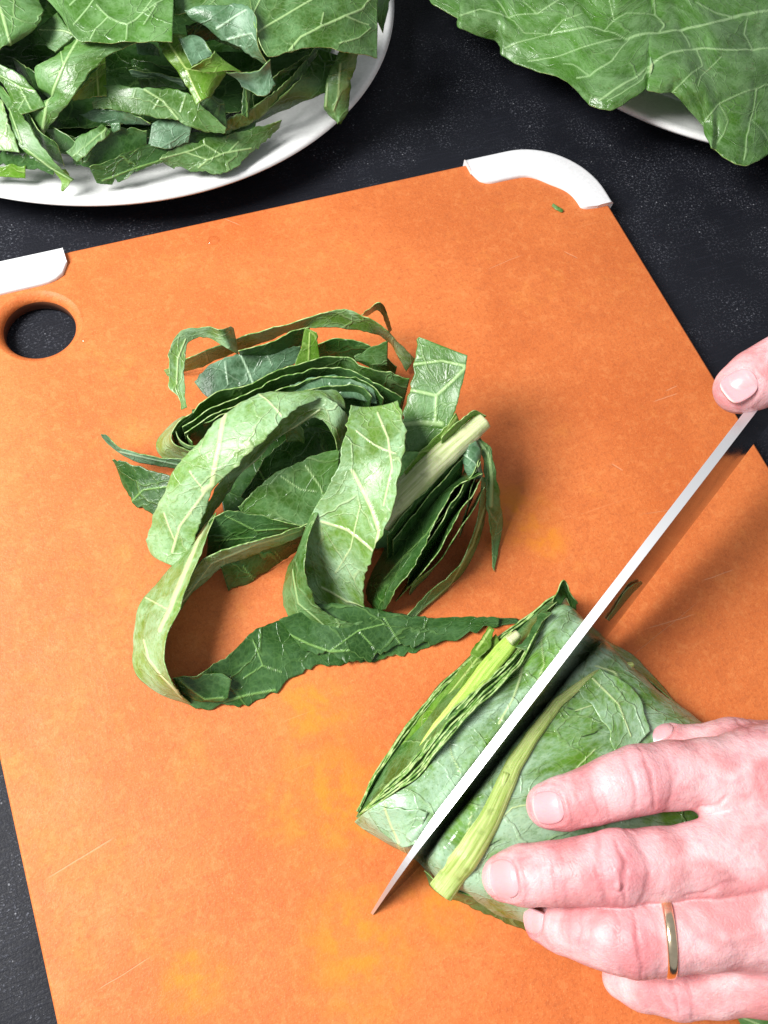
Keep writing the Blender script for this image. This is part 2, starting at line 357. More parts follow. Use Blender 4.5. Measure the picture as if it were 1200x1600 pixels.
def sheet(name, grid, front='pale', back='mid', ribs=(), tears=(), wav=0.7, ruf=0.8, bow=0.0, res=0.55, thick=0.36, jag=(1, 1), quilt=0.0, keep=None, **kw):
    """leaf sheet through a grid of (u,v,h) control points: rows along the strip, columns across; real thickness, cut rim"""
    _seed[0] += 1; sd = _seed[0]; rnd = np.random.RandomState(sd)
    G = np.array([[P(*c) for c in row] for row in grid])
    ln = np.linalg.norm(np.diff(G, axis=0), axis=-1).sum(0).mean(); wd = np.linalg.norm(np.diff(G, axis=1), axis=-1).sum(1).max()
    N = int(np.clip(ln*1000/res, 8, 560)); Mx = int(np.clip(wd*1000/res, 5, 260))
    A = crom(G, N); C = crom(A.transpose(1, 0, 2), Mx).transpose(1, 0, 2) if G.shape[1] > 2 else None
    s = np.linspace(0, 1, N)[:, None]; t = np.linspace(0, 1, Mx)[None, :]
    if C is None:
        e = (A[:, 1]-A[:, 0])
        # cut or natural margins: small irregular steps in the plane of the leaf
        jl = np.interp(np.arange(N), np.arange(-3, N+6, 3), rnd.normal(0, 1, len(np.arange(-3, N+6, 3))))*0.00022*jag[0] + Wob(sd+9, 420)(A[:, 0])*0.00035*jag[0]
        jr = np.interp(np.arange(N), np.arange(-3, N+6, 3), rnd.normal(0, 1, len(np.arange(-3, N+6, 3))))*0.00022*jag[1] + Wob(sd+8, 420)(A[:, 1])*0.00035*jag[1]
        eu = e/np.maximum(np.linalg.norm(e, axis=1, keepdims=True), 1e-6)
        w = np.minimum(1, np.linalg.norm(e, axis=1)/0.004)
        L = A[:, 0]+eu*(jl*w)[:, None]; R = A[:, 1]+eu*(jr*w)[:, None]
        C = L[:, None]*(1-t[..., None]) + R[:, None]*t[..., None]
    def normals(C):
        gs = np.gradient(C, axis=0); gt = np.gradient(C, axis=1); n = np.cross(gs, gt)
        return n/np.maximum(np.linalg.norm(n, axis=-1, keepdims=True), 1e-12)
    n = normals(C)
    for _ in range(2):                      # soften flips where the sheet pinches
        n = n + 0.0
        n[1:-1] = n[1:-1] + n[:-2] + n[2:]; n /= np.maximum(np.linalg.norm(n, axis=-1, keepdims=True), 1e-12)
    edge = (2*np.abs(t-0.5))**3
    wl = np.linalg.norm(C[:, -1]-C[:, 0], axis=-1)[:, None]; wk = np.minimum(1, wl/0.012)
    D = (Wob(sd+1, 95)(C)*0.42 + Wob(sd+2, 210)(C)*0.12*(0.3+edge) )*wav*0.001*wk + Wob(sd+3, 330)(C)*edge*ruf*0.00045*wk
    if bow: D = D + bow*0.001*(1-(2*t-1)**2)
    U, V = proj(C)
    rib = np.zeros(U.shape); tear = np.zeros(U.shape)
    for pts, w in ribs:
        d = seg_dist(U, V, pts)*(1+0.12*Wob(sd+4, 300)(C))
        rib = np.maximum(rib, np.clip(1.25-d/max(w, 1.7), 0, 1)*min(1, .55+.25*w))
        if quilt: D = D - quilt*0.001*np.exp(-(d/(w*3+5))**2)
    for pts, w in tears: tear = np.maximum(tear, np.clip(1.5-seg_dist(U, V, pts)/w, 0, 1))
    C = C + n*D[..., None]; n = normals(C)
    view = CAM-C; fc = (n*view).sum(-1).mean()
    if fc < 0: n = -n
    sl = np.concatenate([[0], np.cumsum(np.linalg.norm(np.diff(C.mean(1), axis=0), axis=-1))])
    lp = np.zeros(C.shape); off = rnd.uniform(-3, 3, 3); ang = rnd.uniform(-.7, .7)
    a = sl[:, None]+0*t; b = (t-0.5)*wd + 0*a
    lp[..., 0] = a*math.cos(ang)-b*math.sin(ang)+off[0]; lp[..., 1] = a*math.sin(ang)+b*math.cos(ang)+off[1]; lp[..., 2] = off[2]
    hv = thick*0.0005
    T = (C+n*(hv + rib[..., None]*0.00010)).reshape(-1, 3); B = (C-n*hv).reshape(-1, 3)
    idx = np.arange(N*Mx).reshape(N, Mx)
    q = np.stack([idx[:-1, :-1], idx[1:, :-1], idx[1:, 1:], idx[:-1, 1:]], -1)
    kept = np.ones((N-1, Mx-1), bool)
    if keep is not None: kept = keep(proj(C))[:-1, :-1]
    if fc < 0: q = q[..., ::-1]
    qf = q[kept]; nb = N*Mx
    # rim from boundary edges of the kept quads
    ed = np.concatenate([qf[:, [0, 1]], qf[:, [1, 2]], qf[:, [2, 3]], qf[:, [3, 0]]])
    key = np.minimum(ed[:, 0], ed[:, 1]).astype(np.int64)*nb + np.maximum(ed[:, 0], ed[:, 1])
    _, inv, cnt = np.unique(key, return_inverse=True, return_counts=True)
    be = ed[cnt[inv.ravel()] == 1]
    rim = np.stack([be[:, 1], be[:, 0], be[:, 0]+nb, be[:, 1]+nb], -1)
    faces = np.concatenate([qf, qf[:, ::-1]+nb, rim]); mi = np.concatenate([np.zeros(len(qf)), np.ones(len(qf)), np.full(len(rim), 2)])
    Vv = np.concatenate([T, B]); used = np.unique(faces); mp = np.full(len(Vv), -1); mp[used] = np.arange(len(used))
    at = dict(lp=np.concatenate([lp.reshape(-1, 3)]*2)[used], rib=np.tile(rib.ravel(), 2)[used], tear=np.tile(tear.ravel(), 2)[used])
    return mesh_obj(name, Vv[used], mp[faces], [LM[front], LM[back], EDGE], mi, at, True, **kw)
def rows2(L, R): return [[l, r] for l, r in zip(L, R)]
def tube(name, pts, radii, mat, parent=None, flat=1.0, up=(0, 0, 1), seg=20, res=0.8, caps=True, rough=0.0, groove=None, **kw):
    """tapered tube through world points; flat = height/width of its section"""
    _seed[0] += 1; X = np.array([np.append(p, r) for p, r in zip(pts, radii)])
    ln = np.linalg.norm(np.diff(X[:, :3], axis=0), axis=1).sum(); n = int(np.clip(ln*1000/res, 6, 260))
    Y = crom(X, n); C, r = Y[:, :3], Y[:, 3]
    T = np.gradient(C, axis=0); T /= np.linalg.norm(T, axis=1, keepdims=True)
    S = np.cross(T, np.array(up, float)); S /= np.linalg.norm(S, axis=1, keepdims=True); U = np.cross(S, T)
    a = np.linspace(0, 2*np.pi, seg, endpoint=False)
    prof = np.ones(seg)
    if groove: prof = 1+groove*np.cos(a*6)
    V = C[:, None]+(np.cos(a)*prof)[None, :, None]*S[:, None]*r[:, None, None]+(np.sin(a)*prof*flat)[None, :, None]*U[:, None]*r[:, None, None]
    if rough: V = V + (V-C[:, None])*(Wob(_seed[0], 500)(V)*rough)[..., None]
    idx = np.arange(n*seg).reshape(n, seg); nx = np.roll(idx, -1, 1)
    f = np.stack([idx[:-1], nx[:-1], nx[1:], idx[1:]], -1).reshape(-1, 4)
    VV = V.reshape(-1, 3); fl = [tuple(q) for q in f]
    lp = np.stack([np.repeat(np.linspace(0, ln, n), seg), np.tile(np.cos(a), n)*.004, np.tile(np.sin(a), n)*.004], -1)
    if caps:
        c0 = len(VV); VV = np.concatenate([VV, [C[0]-T[0]*r[0]*.15, C[-1]+T[-1]*r[-1]*.15]]); lp = np.concatenate([lp, [lp[0], lp[-1]]])
        fl += [(c0, nx[0][k], idx[0][k]) for k in range(seg)] + [(c0+1, idx[-1][k], nx[-1][k]) for k in range(seg)]
    return mesh_obj(name, VV, fl, mat, None, dict(lp=lp), True, parent=parent, **kw)
def lathe(prof, n=160):
    """profile (r,z) -> verts, quads around z"""
    a = np.linspace(0, 2*np.pi, n, endpoint=False); pr = np.array(prof, float); m = len(pr)
    V = np.stack([pr[:, 0][:, None]*np.cos(a), pr[:, 0][:, None]*np.sin(a), np.repeat(pr[:, 1][:, None], n, 1)], -1).reshape(-1, 3)
    idx = np.arange(m*n).reshape(m, n); nx = np.roll(idx, -1, 1)
    return V, np.stack([idx[:-1], nx[:-1], nx[1:], idx[1:]], -1).reshape(-1, 4)
def circle_fit(pts):
    A = np.array([[2*p[0], 2*p[1], 1] for p in pts]); b = np.array([p[0]**2+p[1]**2 for p in pts])
    c = np.linalg.lstsq(A, b, rcond=None)[0]; return c[0], c[1], math.sqrt(c[2]+c[0]**2+c[1]**2)

# ------------------------------------------------------------------ counter and board
mesh_obj('counter', [(-1.4, -1.4, 0), (1.4, -1.4, 0), (1.4, 1.4, 0), (-1.4, 1.4, 0)], [(0, 1, 2, 3)], COUNTER, smooth=False, kind='structure')
BX0, BX1, BY1 = P(0, 1192)[0], P(949, 316)[0], P(727, 257)[1]; BY0 = BY1-0.4445
def rrect(x0, y0, x1, y1, r, n=14):
    out = []
    for cx, cy, a0 in ((x1-r, y1-r, 0), (x0+r, y1-r, 90), (x0+r, y0+r, 180), (x1-r, y0+r, 270)):
        for k in range(n+1):
            a = math.radians(a0+90*k/n); out.append((cx+r*math.cos(a), cy+r*math.sin(a)))
    return np.array(out)
def ring_faces(a, b, n): return [(a+k, a+(k+1) % n, b+(k+1) % n, b+k) for k in range(n)]
board = empty('cutting_board', (0.5*(BX0+BX1), 0.5*(BY0+BY1), 0.001), label='orange wood-fibre cutting board with white corner grips and a round hanging hole', cat='cutting board')
def build_board():
    r = 0.037; outline = rrect(BX0, BY0, BX1, BY1, r)
    d = np.array([0.0, 0.0]); n = len(outline)
    c = np.array([0.5*(BX0+BX1), 0.5*(BY0+BY1)])
    hc = 0.5*(P(3, 513)+P(118, 513)); hc = P(59, 508); hr = 0.0150
    cen = outline.mean(0)
    def inset(k):
        out = []
        for i in range(n):
            a = outline[i-1]; b = outline[(i+1) % n]; t = b-a; t = t/np.linalg.norm(t); out.append(outline[i]+np.array([-t[1], t[0]])*k)
        return np.array(out)
    m = 64; an = np.linspace(0, 2*np.pi, m, endpoint=False)
    def hole(rr): return np.stack([hc[0]+rr*np.cos(an), hc[1]+rr*np.sin(an)], -1)
    V, F, MI = [], [], []
    def addring(p, z): V.extend([(x, y, z) for x, y in p]); return len(V)-len(p)
    zt, zb = ZB, 0.0015
    o1 = addring(inset(0.0012), zt); o2 = addring(inset(0.0003), zt-0.0005); o3 = addring(outline, zt-0.0014); o4 = addring(outline, zb)
    for a, b, mt in ((o1, o2, 0), (o2, o3, 0), (o3, o4, 1)):
        f = [(y[0], y[3], y[2], y[1]) for y in ring_faces(a, b, n)]; F += f; MI += [mt]*len(f)
    # hole with a wide soft chamfer on top
    hs = [(hr+0.0034, zt), (hr+0.0030, zt-0.00015), (hr+0.0018, zt-0.0009), (hr+0.0006, zt-0.0021), (hr, zt-0.0036), (hr, zb)]
    hi = [addring(hole(rr), z) for rr, z in hs]
    for a, b in zip(hi[:-1], hi[1:]):
        f = ring_faces(a, b, m); F += f; MI += [0 if a != hi[-2] else 1]*len(f)
    import bmesh
    bm = bmesh.new(); vs = [bm.verts.new(v) for v in V]; bm.verts.ensure_lookup_table()
    for f, k in zip(F, MI):
        q = bm.faces.new([vs[i] for i in f]); q.material_index = k; q.smooth = True
    for ring_o, ring_h in ((o1, hi[0]), (o4, hi[-1])):
        es = []
        for base, cnt in ((ring_o, n), (ring_h, m)):
            for k in range(cnt):
                a, b = vs[base+k], vs[base+(k+1) % cnt]; e = bm.edges.get((a, b)) or bm.edges.new((a, b)); es.append(e)
        bmesh.ops.triangle_fill(bm, use_beauty=True, edges=es)
    bmesh.ops.recalc_face_normals(bm, faces=bm.faces)
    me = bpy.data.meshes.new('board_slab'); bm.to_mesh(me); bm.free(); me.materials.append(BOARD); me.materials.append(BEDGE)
    for p in me.polygons: p.use_smooth = len(p.vertices) == 4
    o = bpy.data.objects.new('board_slab', me); link(o); attach(o, board)
build_board()
def grip(sx, sy, la, lb, hook):
    """white corner cap: L-shaped band hugging a rounded corner, inner edge in an S curve"""
    x, y = (BX1 if sx > 0 else BX0), (BY1 if sy > 0 else BY0); r = 0.037; out = 0.0016
    # centreline param: from end on the top edge round the corner to end on the side
    pts = []
    for k in range(10): pts.append((-(la)+(la-r)*k/10.0, 0.0, 0, 1))
    for k in range(17):
        a = math.radians(90-90*k/16); pts.append((-r+r*math.cos(a), -r+r*math.sin(a), math.cos(a), math.sin(a)))
    for k in range(1, 11): pts.append((0.0, -r-(lb-r)*k/10.0, 1, 0))
    n = len(pts); V = []; prof_w = []
    for i, (px, py, nx, ny) in enumerate(pts):
        q = i/(n-1)
        w = 0.0130 + 0.0005*math.cos(q*6.28)
        # inner edge: thick lobes at both ends, thinner in the bend
        w = 0.0155 + 0.0032*math.exp(-((q-.5)/.14)**2)
        e = min(q, 1-q)*n
        if e < 4: w *= math.sqrt(max(0.0, 1-((4-e)/4)**2))*0.55+0.45
        prof_w.append(w)
    rings = []
    for (px, py, nx, ny), w in zip(pts, prof_w):
        sec = [(out, -0.0085), (out, 0.0010), (out-0.0006, 0.0017), (out-0.0016, 0.0019), (-w+0.0014, 0.0019), (-w+0.0004, 0.0016), (-w, 0.0008), (-w, -0.0002)]
        rings.append([(x+sx*(px+nx*a), y+sy*(py+ny*a), ZB+b) for a, b in sec])
    m = 8; V = [p for rg in rings for p in rg]; F = []
    for i in range(n-1):
        for j in range(m-1): F.append((i*m+j, i*m+j+1, (i+1)*m+j+1, (i+1)*m+j))
    F.append(tuple(range(m))); F.append(tuple((n-1)*m+j for j in range(m))[::-1])
    o = mesh_obj('corner_grip', V, F, RUBBER, smooth=True, parent=board)
    bv = o.modifiers.new('edge', 'BEVEL'); bv.width = 0.0007; bv.segments = 2; bv.limit_method = 'ANGLE'; bv.angle_limit = math.radians(50)
la = BX1-P(727, 257)[0]; lb = BY1-P(949, 316)[1]
grip(1, 1, la, lb+0.002, 0)
grip(-1, 1, P(100, 394)[0]-BX0, lb+0.004, 0)
grip(1, -1, la, lb, 0); grip(-1, -1, la, lb, 0)

# ------------------------------------------------------------------ plates
def plate(cx, cy, R, ztop, label, rim=0.020):
    z0 = 0.0
    prof = [(0.001, z0+0.004), (R*0.60, z0+0.004), (R*0.66, z0+0.0055), (R*0.74, z0+0.011), (R*0.80, z0+0.0145), (R*0.96, ztop-0.0018), (R*0.99, ztop-0.0004), (R, ztop),
            (R+0.0012, ztop-0.0006), (R+0.0016, ztop-0.0016), (R+0.0008, ztop-0.0027), (R*0.97, ztop-0.0055), (R*0.80, z0+0.0105), (R*0.72, z0+0.005), (R*0.62, z0+0.0008), (R*0.58, z0+0.0004), (0.001, z0+0.0010)]
    t = np.linspace(0, 1, 70); pr = crom(np.array([[a, 0, b] for a, b in prof]), 90)[:, [0, 2]]
    V, f = lathe(pr, 200); V[:, 0] += cx; V[:, 1] += cy
    V = V-np.array([cx, cy, 0]); o = mesh_obj('dinner_plate', V, f[:, ::-1], CHINA, label=label, cat='plate', group='white plates beyond the board'); o.location = (cx, cy, 0)
    return o
HR = 12
arc = [P(u, v, HR)[:2] for u, v in ((0, 306), (90, 316), (180, 317), (280, 305), (380, 277), (470, 232), (545, 172), (590, 105), (614, 40), (618, 5))]
pc = circle_fit(arc)
plate(pc[0], pc[1], pc[2]-0.0016, ZB+HR/1000, 'white round plate under the heap of cut collard strips')
a0, a1 = P(970, 166, HR)[:2], P(1101, 216, HR)[:2]; mid = (a0+a1)/2; d = a1-a0; R2 = pc[2]
nrm = np.array([-d[1], d[0]])/np.linalg.norm(d); nrm = nrm if nrm[1] > 0 else -nrm
p2 = mid + nrm*math.sqrt(R2**2-(np.linalg.norm(d)/2)**2)
plate(p2[0], p2[1], R2-0.0016, ZB+HR/1000, 'white round plate mostly hidden beneath the large whole collard leaf')
print('PLATE', pc, p2, 'BOARD', BX0, BX1, BY0, BY1)

# ------------------------------------------------------------------ cut strips heaped on the board
GB = 'collard strips heaped on the cutting board'
def strip(L, R, label, front='pale', back='mid', group=GB, name='collard_strip', **kw):
    return sheet(name, rows2(L, R), front, back, label=label, cat='collard strip', group=group, **kw)
def wall(pts, label, front='dark', back='pale', drop=22, lean=0.0, **kw):
    """strip standing on its cut edge: pts are its top edge in the photo"""
    out = []
    for u, v, h in pts:
        T = P(u, v, h); d = min(drop, h-1)/1000.0; B = T-np.array([0, lean*d, d]); uu, vv = proj(B)
        out.append([(u, v, h), (float(uu), float(vv), h-d*1000)])
    return sheet('collard_strip', out, front, back, label=label, cat='collard strip', group=GB, **kw)
# hidden bed of the heap
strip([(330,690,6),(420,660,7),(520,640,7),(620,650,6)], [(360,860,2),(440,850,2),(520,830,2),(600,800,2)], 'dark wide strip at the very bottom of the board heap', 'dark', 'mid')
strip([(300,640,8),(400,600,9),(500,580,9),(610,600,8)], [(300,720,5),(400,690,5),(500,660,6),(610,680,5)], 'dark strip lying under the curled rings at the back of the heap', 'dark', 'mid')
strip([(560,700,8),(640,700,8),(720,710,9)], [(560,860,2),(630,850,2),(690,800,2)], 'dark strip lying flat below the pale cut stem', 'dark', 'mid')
# 1: the long looping strip, pale face out, and the dark one it turns into along the board
strip([(318,822,12),(300,848,8),(262,892,5),(221,945,2),(209,1000,1),(211,1042,1),(236,1077,1),(282,1097,1),(300,1101,1)],
      [(336,800,24),(328,826,24),(312,872,22),(277,958,23),(259,994,25),(257,1030,25),(263,1055,23),(272,1074,19),(284,1088,10)],
      'long pale strip looping round the lower left of the heap', 'pale', 'dark',
      ribs=[([(322,812),(296,880),(268,950),(250,985)],4.5),([(225,1000),(232,1030),(250,1055),(285,1090)],2.2),([(230,935),(262,952)],1.4)])
strip([(272,1082,1),(290,1098,.8),(318,1106,.8),(370,1103,.8),(430,1080,.8),(480,1046,.8),(545,1036,.8),(570,1034,.8),(640,1018,.8),(690,1000,.8),(730,985,.8),(812,974,.8)],
      [(270,1060,12),(285,1056,12),(310,1054,11),(345,1034,9),(395,990,7),(448,966,5),(520,950,4),(560,950,3),(640,962,2),(690,966,1.5),(730,966,1),(808,966,1)],
      'long dark strip trailing flat along the board from heap to roll', 'dark', 'pale',
      ribs=[([(350,1096),(385,1086),(430,1078)],2.4),([(300,1075),(330,1092),(352,1095)],1.6),([(395,1000),(410,1040),(440,1050)],1.4),([(410,1040),(380,1060)],1.2)], jag=(2,1))
strip([(272,1060,13),(300,1058,11),(335,1050,10),(362,1062,9)], [(288,1086,5),(315,1098,4),(340,1098,4),(356,1092,5)], 'small dark flap lying in the bend of the long looping strip', 'dark', 'mid', ribs=[([(280,1064),(320,1092),(350,1090)],1.5)])
strip([(436,968,8),(500,945,8),(560,948,7),(640,962,5),(720,964,4),(780,966,3)], [(470,1012,3),(520,1026,3),(565,1036,3),(620,1010,3),(700,1000,2),(780,976,2)],
      'dark strip with pale branching veins lying flat in front of the heap', 'dark', 'mid',
      ribs=[([(418,980),(440,985),(480,1005),(515,1018),(545,1016)],2.4),([(515,1018),(560,985),(600,975)],1.3),([(560,985),(585,1012)],1.4),([(600,965),(625,1005)],1.4)], jag=(1,2.6))
# back curls and rings
strip([(256,578,3),(290,560,13),(340,540,16),(390,521,20),(460,502,28),(517,484,34),(548,486,34),(579,497,32),(603,514,28),(624,537,18),(648,560,8)],
      [(262,588,1),(288,580,3),(345,560,5),(395,541,9),(462,516,17),(497,511,24),(553,515,24),(580,520,22),(598,526,18),(616,545,8),(634,582,2)],
      'grey-green strip arching along the far side of the heap', 'pale', 'teal', ribs=[([(320,548),(325,565)],1.2)])
strip([(364,508,22),(346,513,27),(327,511,27),(290,515,27),(267,538,26),(263,568,25),(265,606,23),(279,622,22),(284,640,22)],
      [(374,555,14),(358,545,20),(332,529,22),(306,528,23),(291,545,24),(289,577,23),(288,607,22),(290,622,22),(293,636,22)],
      'narrow pale strip hooked over at the upper left of the heap', 'pale', 'mid', ribs=[([(290,530),(278,560),(276,600)],1.2)])
strip([(304,597,9),(322,575,13),(345,562,15),(380,552,16),(425,545,17),(470,540,18)], [(318,616,8),(335,626,8),(352,612,9),(392,600,9),(425,585,10),(470,560,12)],
      'bluish grey leaf piece lying between the hooked strip and the rings', 'teal', 'dark', ribs=[([(375,552),(388,580),(396,600)],2.4),([(352,565),(356,600)],1.2),([(415,550),(425,570)],1.2)])
strip([(372,548,22),(420,537,24),(455,520,27),(484,512,28)], [(376,556,14),(425,556,14),(460,545,15),(488,535,16)], 'dark strip behind the bluish grey leaf piece', 'dark', 'teal')
strip([(565,492,14),(580,479,30),(592,472,36),(602,482,30),(608,500,20),(612,516,10)], [(574,494,10),(585,487,24),(590,484,28),(598,492,24),(602,505,16),(608,520,6)], 'tiny dark loop sticking out at the top of the heap', 'dark', 'mid')
wall([(470,545,22),(520,530,24),(570,538,24),(600,558,20),(620,575,14)], 'thin dark strip on edge behind the back rings', drop=14)
strip([(606,532,27),(578,545,25),(553,557,23)], [(605,573,18),(588,571,20),(556,563,22)], 'green triangular piece poking up behind the rings beside the square piece', 'mid', 'dark')
wall([(268,676,27),(300,645,32),(327,619,35),(350,610,35),(380,604,36),(424,585,37),(457,572,38),(489,563,39),(520,558,39),(545,559,39),(573,575,38),(610,582,36),(640,592,33)], 'outermost standing ring at the back of the heap', 'mid', 'pale', drop=26)
wall([(285,668,30),(327,638,35),(355,627,36),(405,608,38),(432,592,39),(489,577,40),(530,574,40),(559,583,40),(602,604,38),(630,620,35)], 'second standing ring from the back of the heap', 'dark', 'mid', drop=24)
wall([(288,676,30),(325,652,34),(360,636,36),(410,616,38),(460,604,39),(497,592,40),(553,590,40),(582,600,40),(600,622,38)], 'third standing ring from the back of the heap', 'dark', 'pale', drop=24)
wall([(300,690,28),(292,680,28),(305,668,30),(345,648,34),(400,628,37),(460,615,39),(510,606,40),(560,606,40),(580,622,38)], 'innermost standing ring ending in a small curl', 'dark', 'mid', drop=20)
wall([(275,672,30),(282,688,28),(300,696,27),(322,692,26)], 'little pale curl inside the left end of the rings', 'pale', 'mid', drop=12)
strip([(310,735,6),(275,726,3),(248,712,2),(244,694,2),(258,672,4),(285,648,8)], [(322,708,26),(300,705,27),(276,695,29),(268,682,30),(276,668,31),(300,645,32)], 'rounded pale outer turn of the rings at the left of the heap', 'pale', 'mid', bow=1.5)
strip([(478,512,40),(469,542,34),(458,572,28)], [(495,520,40),(498,545,34),(501,568,28)], 'small bright green pointed piece standing up among the back rings', 'bright', 'mid', ribs=[([(484,520),(482,568)],1.2)])
strip([(452,600,37),(500,588,39),(548,592,39),(584,606,38)], [(460,625,33),(505,618,35),(552,622,35),(590,634,33)], 'pale bluish web of leaf tucked inside the rings', 'teal', 'mid', ribs=[([(515,600),(530,622)],1.6),([(548,598),(530,615)],1.4)])
# left outliers
strip([(157,677,16),(167,681,15),(188,700,13),(236,712,12),(290,716,12)], [(160,684,14),(178,702,11),(207,719,8),(245,727,7),(290,734,7)], 'thin curved strip reaching out to the far left of the heap', 'teal', 'dark', ribs=[([(188,706),(280,726)],1.0)])
strip([(175,718,9),(195,722,9),(235,733,10),(275,745,12)], [(180,724,6),(196,765,1),(212,788,1),(245,808,1)], 'dark leaf end lying on the board below the thin curved strip', 'dark', 'mid', ribs=[([(205,785),(225,765),(262,760)],1.3)], jag=(1,2))
# big arches
strip([(525,610,40),(470,612,44),(406,616,43),(350,650,42),(304,700,37),(265,747,27),(243,803,13),(228,840,5),(233,866,2)],
      [(540,640,38),(500,622,45),(448,650,48),(418,682,47),(376,724,41),(332,768,31),(308,828,18),(296,862,10),(280,888,6)],
      'broad waxy strip arching down the left front of the heap with a yellow midrib', 'pale', 'mid',
      ribs=[([(352,648),(345,700),(333,757),(320,765)],5.0),([(330,757),(285,820),(272,862)],2.6),([(300,735),(322,765)],1.5),([(406,618),(440,650)],1.6),([(260,800),(278,845)],1.3)], bow=1.6, res=0.5)
strip([(300,862,4),(316,806,16),(345,752,28),(396,698,38),(444,648,44),(496,620,45),(535,640,42),(560,690,24)],
      [(306,866,3),(330,812,12),(368,752,22),(424,694,31),(474,660,36),(503,655,39),(524,690,34),(532,740,14)],
      'second arching strip just inside the broad waxy one', 'pale', 'dark', ribs=[([(320,830),(380,735),(440,680),(500,640)],1.8)])
strip([(532,700,30),(480,716,28),(436,736,27),(400,764,24),(372,792,21)], [(524,768,20),(505,805,17),(470,826,15),(430,822,15),(385,812,15)],
      'pale wide leaf piece lying in the hollow under the arches', 'mid', 'dark', ribs=[([(478,728),(500,760),(510,785)],1.8),([(440,745),(470,765),(495,768)],1.3)])
strip([(376,776,14),(425,705,20),(480,668,24),(525,676,22)], [(404,800,8),(455,755,10),(500,735,12),(540,730,10)], 'dark strip inside the hollow behind the pale wide piece', 'dark', 'mid', ribs=[([(395,720),(420,760)],1.4)])
strip([(445,668,34),(462,660,36),(474,672,34)], [(448,690,28),(462,688,29),(476,692,28)], 'small green scrap caught under the top of the second arch', 'mid', 'dark')
strip([(326,818,22),(352,800,26),(400,806,24),(440,815,23),(482,824,21)], [(322,872,6),(345,868,8),(390,856,11),(440,838,14),(480,832,16)], 'dark triangular leaf piece below the hollow', 'dark', 'mid', ribs=[([(352,806),(400,830),(450,826)],2.0),([(335,845),(400,840)],1.0)])
strip([(278,950,4),(290,915,12),(311,882,18),(345,862,22),(389,848,24),(430,834,24),(485,815,22)], [(275,962,2),(290,940,3),(306,922,5),(340,893,8),(390,868,12),(435,851,14),(484,832,15)],
      'grey-green strip running from the loop up under the front twist', 'pale', 'dark', ribs=[([(285,940),(330,880),(400,850),(470,828)],1.2)])
strip([(345,885,12),(388,866,13),(430,850,14),(488,826,15)], [(356,921,1),(390,908,1),(437,879,1),(492,838,3)], 'dark leaf piece hanging to the board below the grey-green strip', 'dark', 'mid', ribs=[([(380,885),(395,905)],1.2),([(430,862),(440,876)],1.0)], jag=(1,2))
# right-hand fans
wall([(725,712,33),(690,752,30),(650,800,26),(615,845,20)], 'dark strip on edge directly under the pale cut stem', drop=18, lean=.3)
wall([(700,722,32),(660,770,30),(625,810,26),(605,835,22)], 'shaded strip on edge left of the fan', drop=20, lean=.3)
strip([(735,733,22),(678,765,10),(640,800,4),(605,850,2),(580,900,1),(570,935,1),(585,955,1)], [(753,739,35),(712,762,35),(686,800,33),(668,845,30),(645,882,26),(619,926,20),(602,952,9)],
      'dark curved strip on edge, first of the fan beside the front twist', 'dark', 'pale', ribs=[([(690,795),(665,835),(630,870),(600,905)],1.2)], jag=(1,2))
strip([(746,748,12),(715,790,8),(690,822,4),(668,862,2),(640,905,1),(618,940,1)], [(754,745,32),(738,776,33),(713,806,32),(693,850,28),(664,892,22),(636,918,10)], 'second strip on edge of the fan, with a lit pale rim', 'dark', 'pale', jag=(1,2))
strip([(748,770,8),(726,815,3),(700,860,1),(672,896,1),(638,928,1)], [(755,760,28),(734,803,28),(713,838,26),(684,880,20),(644,916,12)], 'third strip on edge of the fan, resting near the board', 'mid', 'pale', jag=(1,2))
strip([(753,745,26),(748,800,20),(735,848,15),(721,880,12),(694,906,9),(660,934,6),(633,966,3)], [(764,748,22),(758,800,10),(743,856,3),(729,889,1),(700,921,1),(672,945,1),(647,967,1)],
      'long narrow strip curving down to the board at the right of the fan', 'mid', 'dark', ribs=[([(757,790),(738,852),(705,912),(650,960)],1.3)])
strip([(738,688,34),(752,706,32),(758,740,26),(761,790,16),(766,830,8),(769,852,3),(769,886,1)], [(750,683,35),(768,702,32),(775,740,26),(782,785,14),(785,815,6),(779,850,2),(772,893,1)],
      'strip with a white rib hanging at the far right of the heap', 'mid', 'pale', ribs=[([(748,690),(764,712),(768,745),(766,790)],3.4)])
strip([(718,702,33),(724,722,31),(735,748,26)], [(745,688,36),(752,712,33),(755,742,27)], 'grey-green curled scrap at the top of the fan', 'teal', 'mid', ribs=[([(722,708),(740,720),(748,738)],1.5)], bow=2)
strip([(640,770,10),(690,770,10),(735,770,9)], [(615,900,2),(650,895,2),(690,850,2)], 'dark sheet lying flat under the fan, added to deepen its shade', 'dark', 'mid')  # dark sheet added so the gaps between fan strips read as deep shade
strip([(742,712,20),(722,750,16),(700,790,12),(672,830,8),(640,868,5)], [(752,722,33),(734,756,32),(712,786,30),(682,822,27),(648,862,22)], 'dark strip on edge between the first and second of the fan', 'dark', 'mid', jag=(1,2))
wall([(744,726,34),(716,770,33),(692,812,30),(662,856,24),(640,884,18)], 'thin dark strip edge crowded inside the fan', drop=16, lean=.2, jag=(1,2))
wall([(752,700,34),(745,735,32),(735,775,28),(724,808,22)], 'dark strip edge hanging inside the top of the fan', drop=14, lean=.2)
wall([(620,770,28),(655,745,32),(690,722,34),(722,700,34)], 'shaded strip edge lying along the lower side of the pale stalk', 'mid', drop=10, lean=.5)
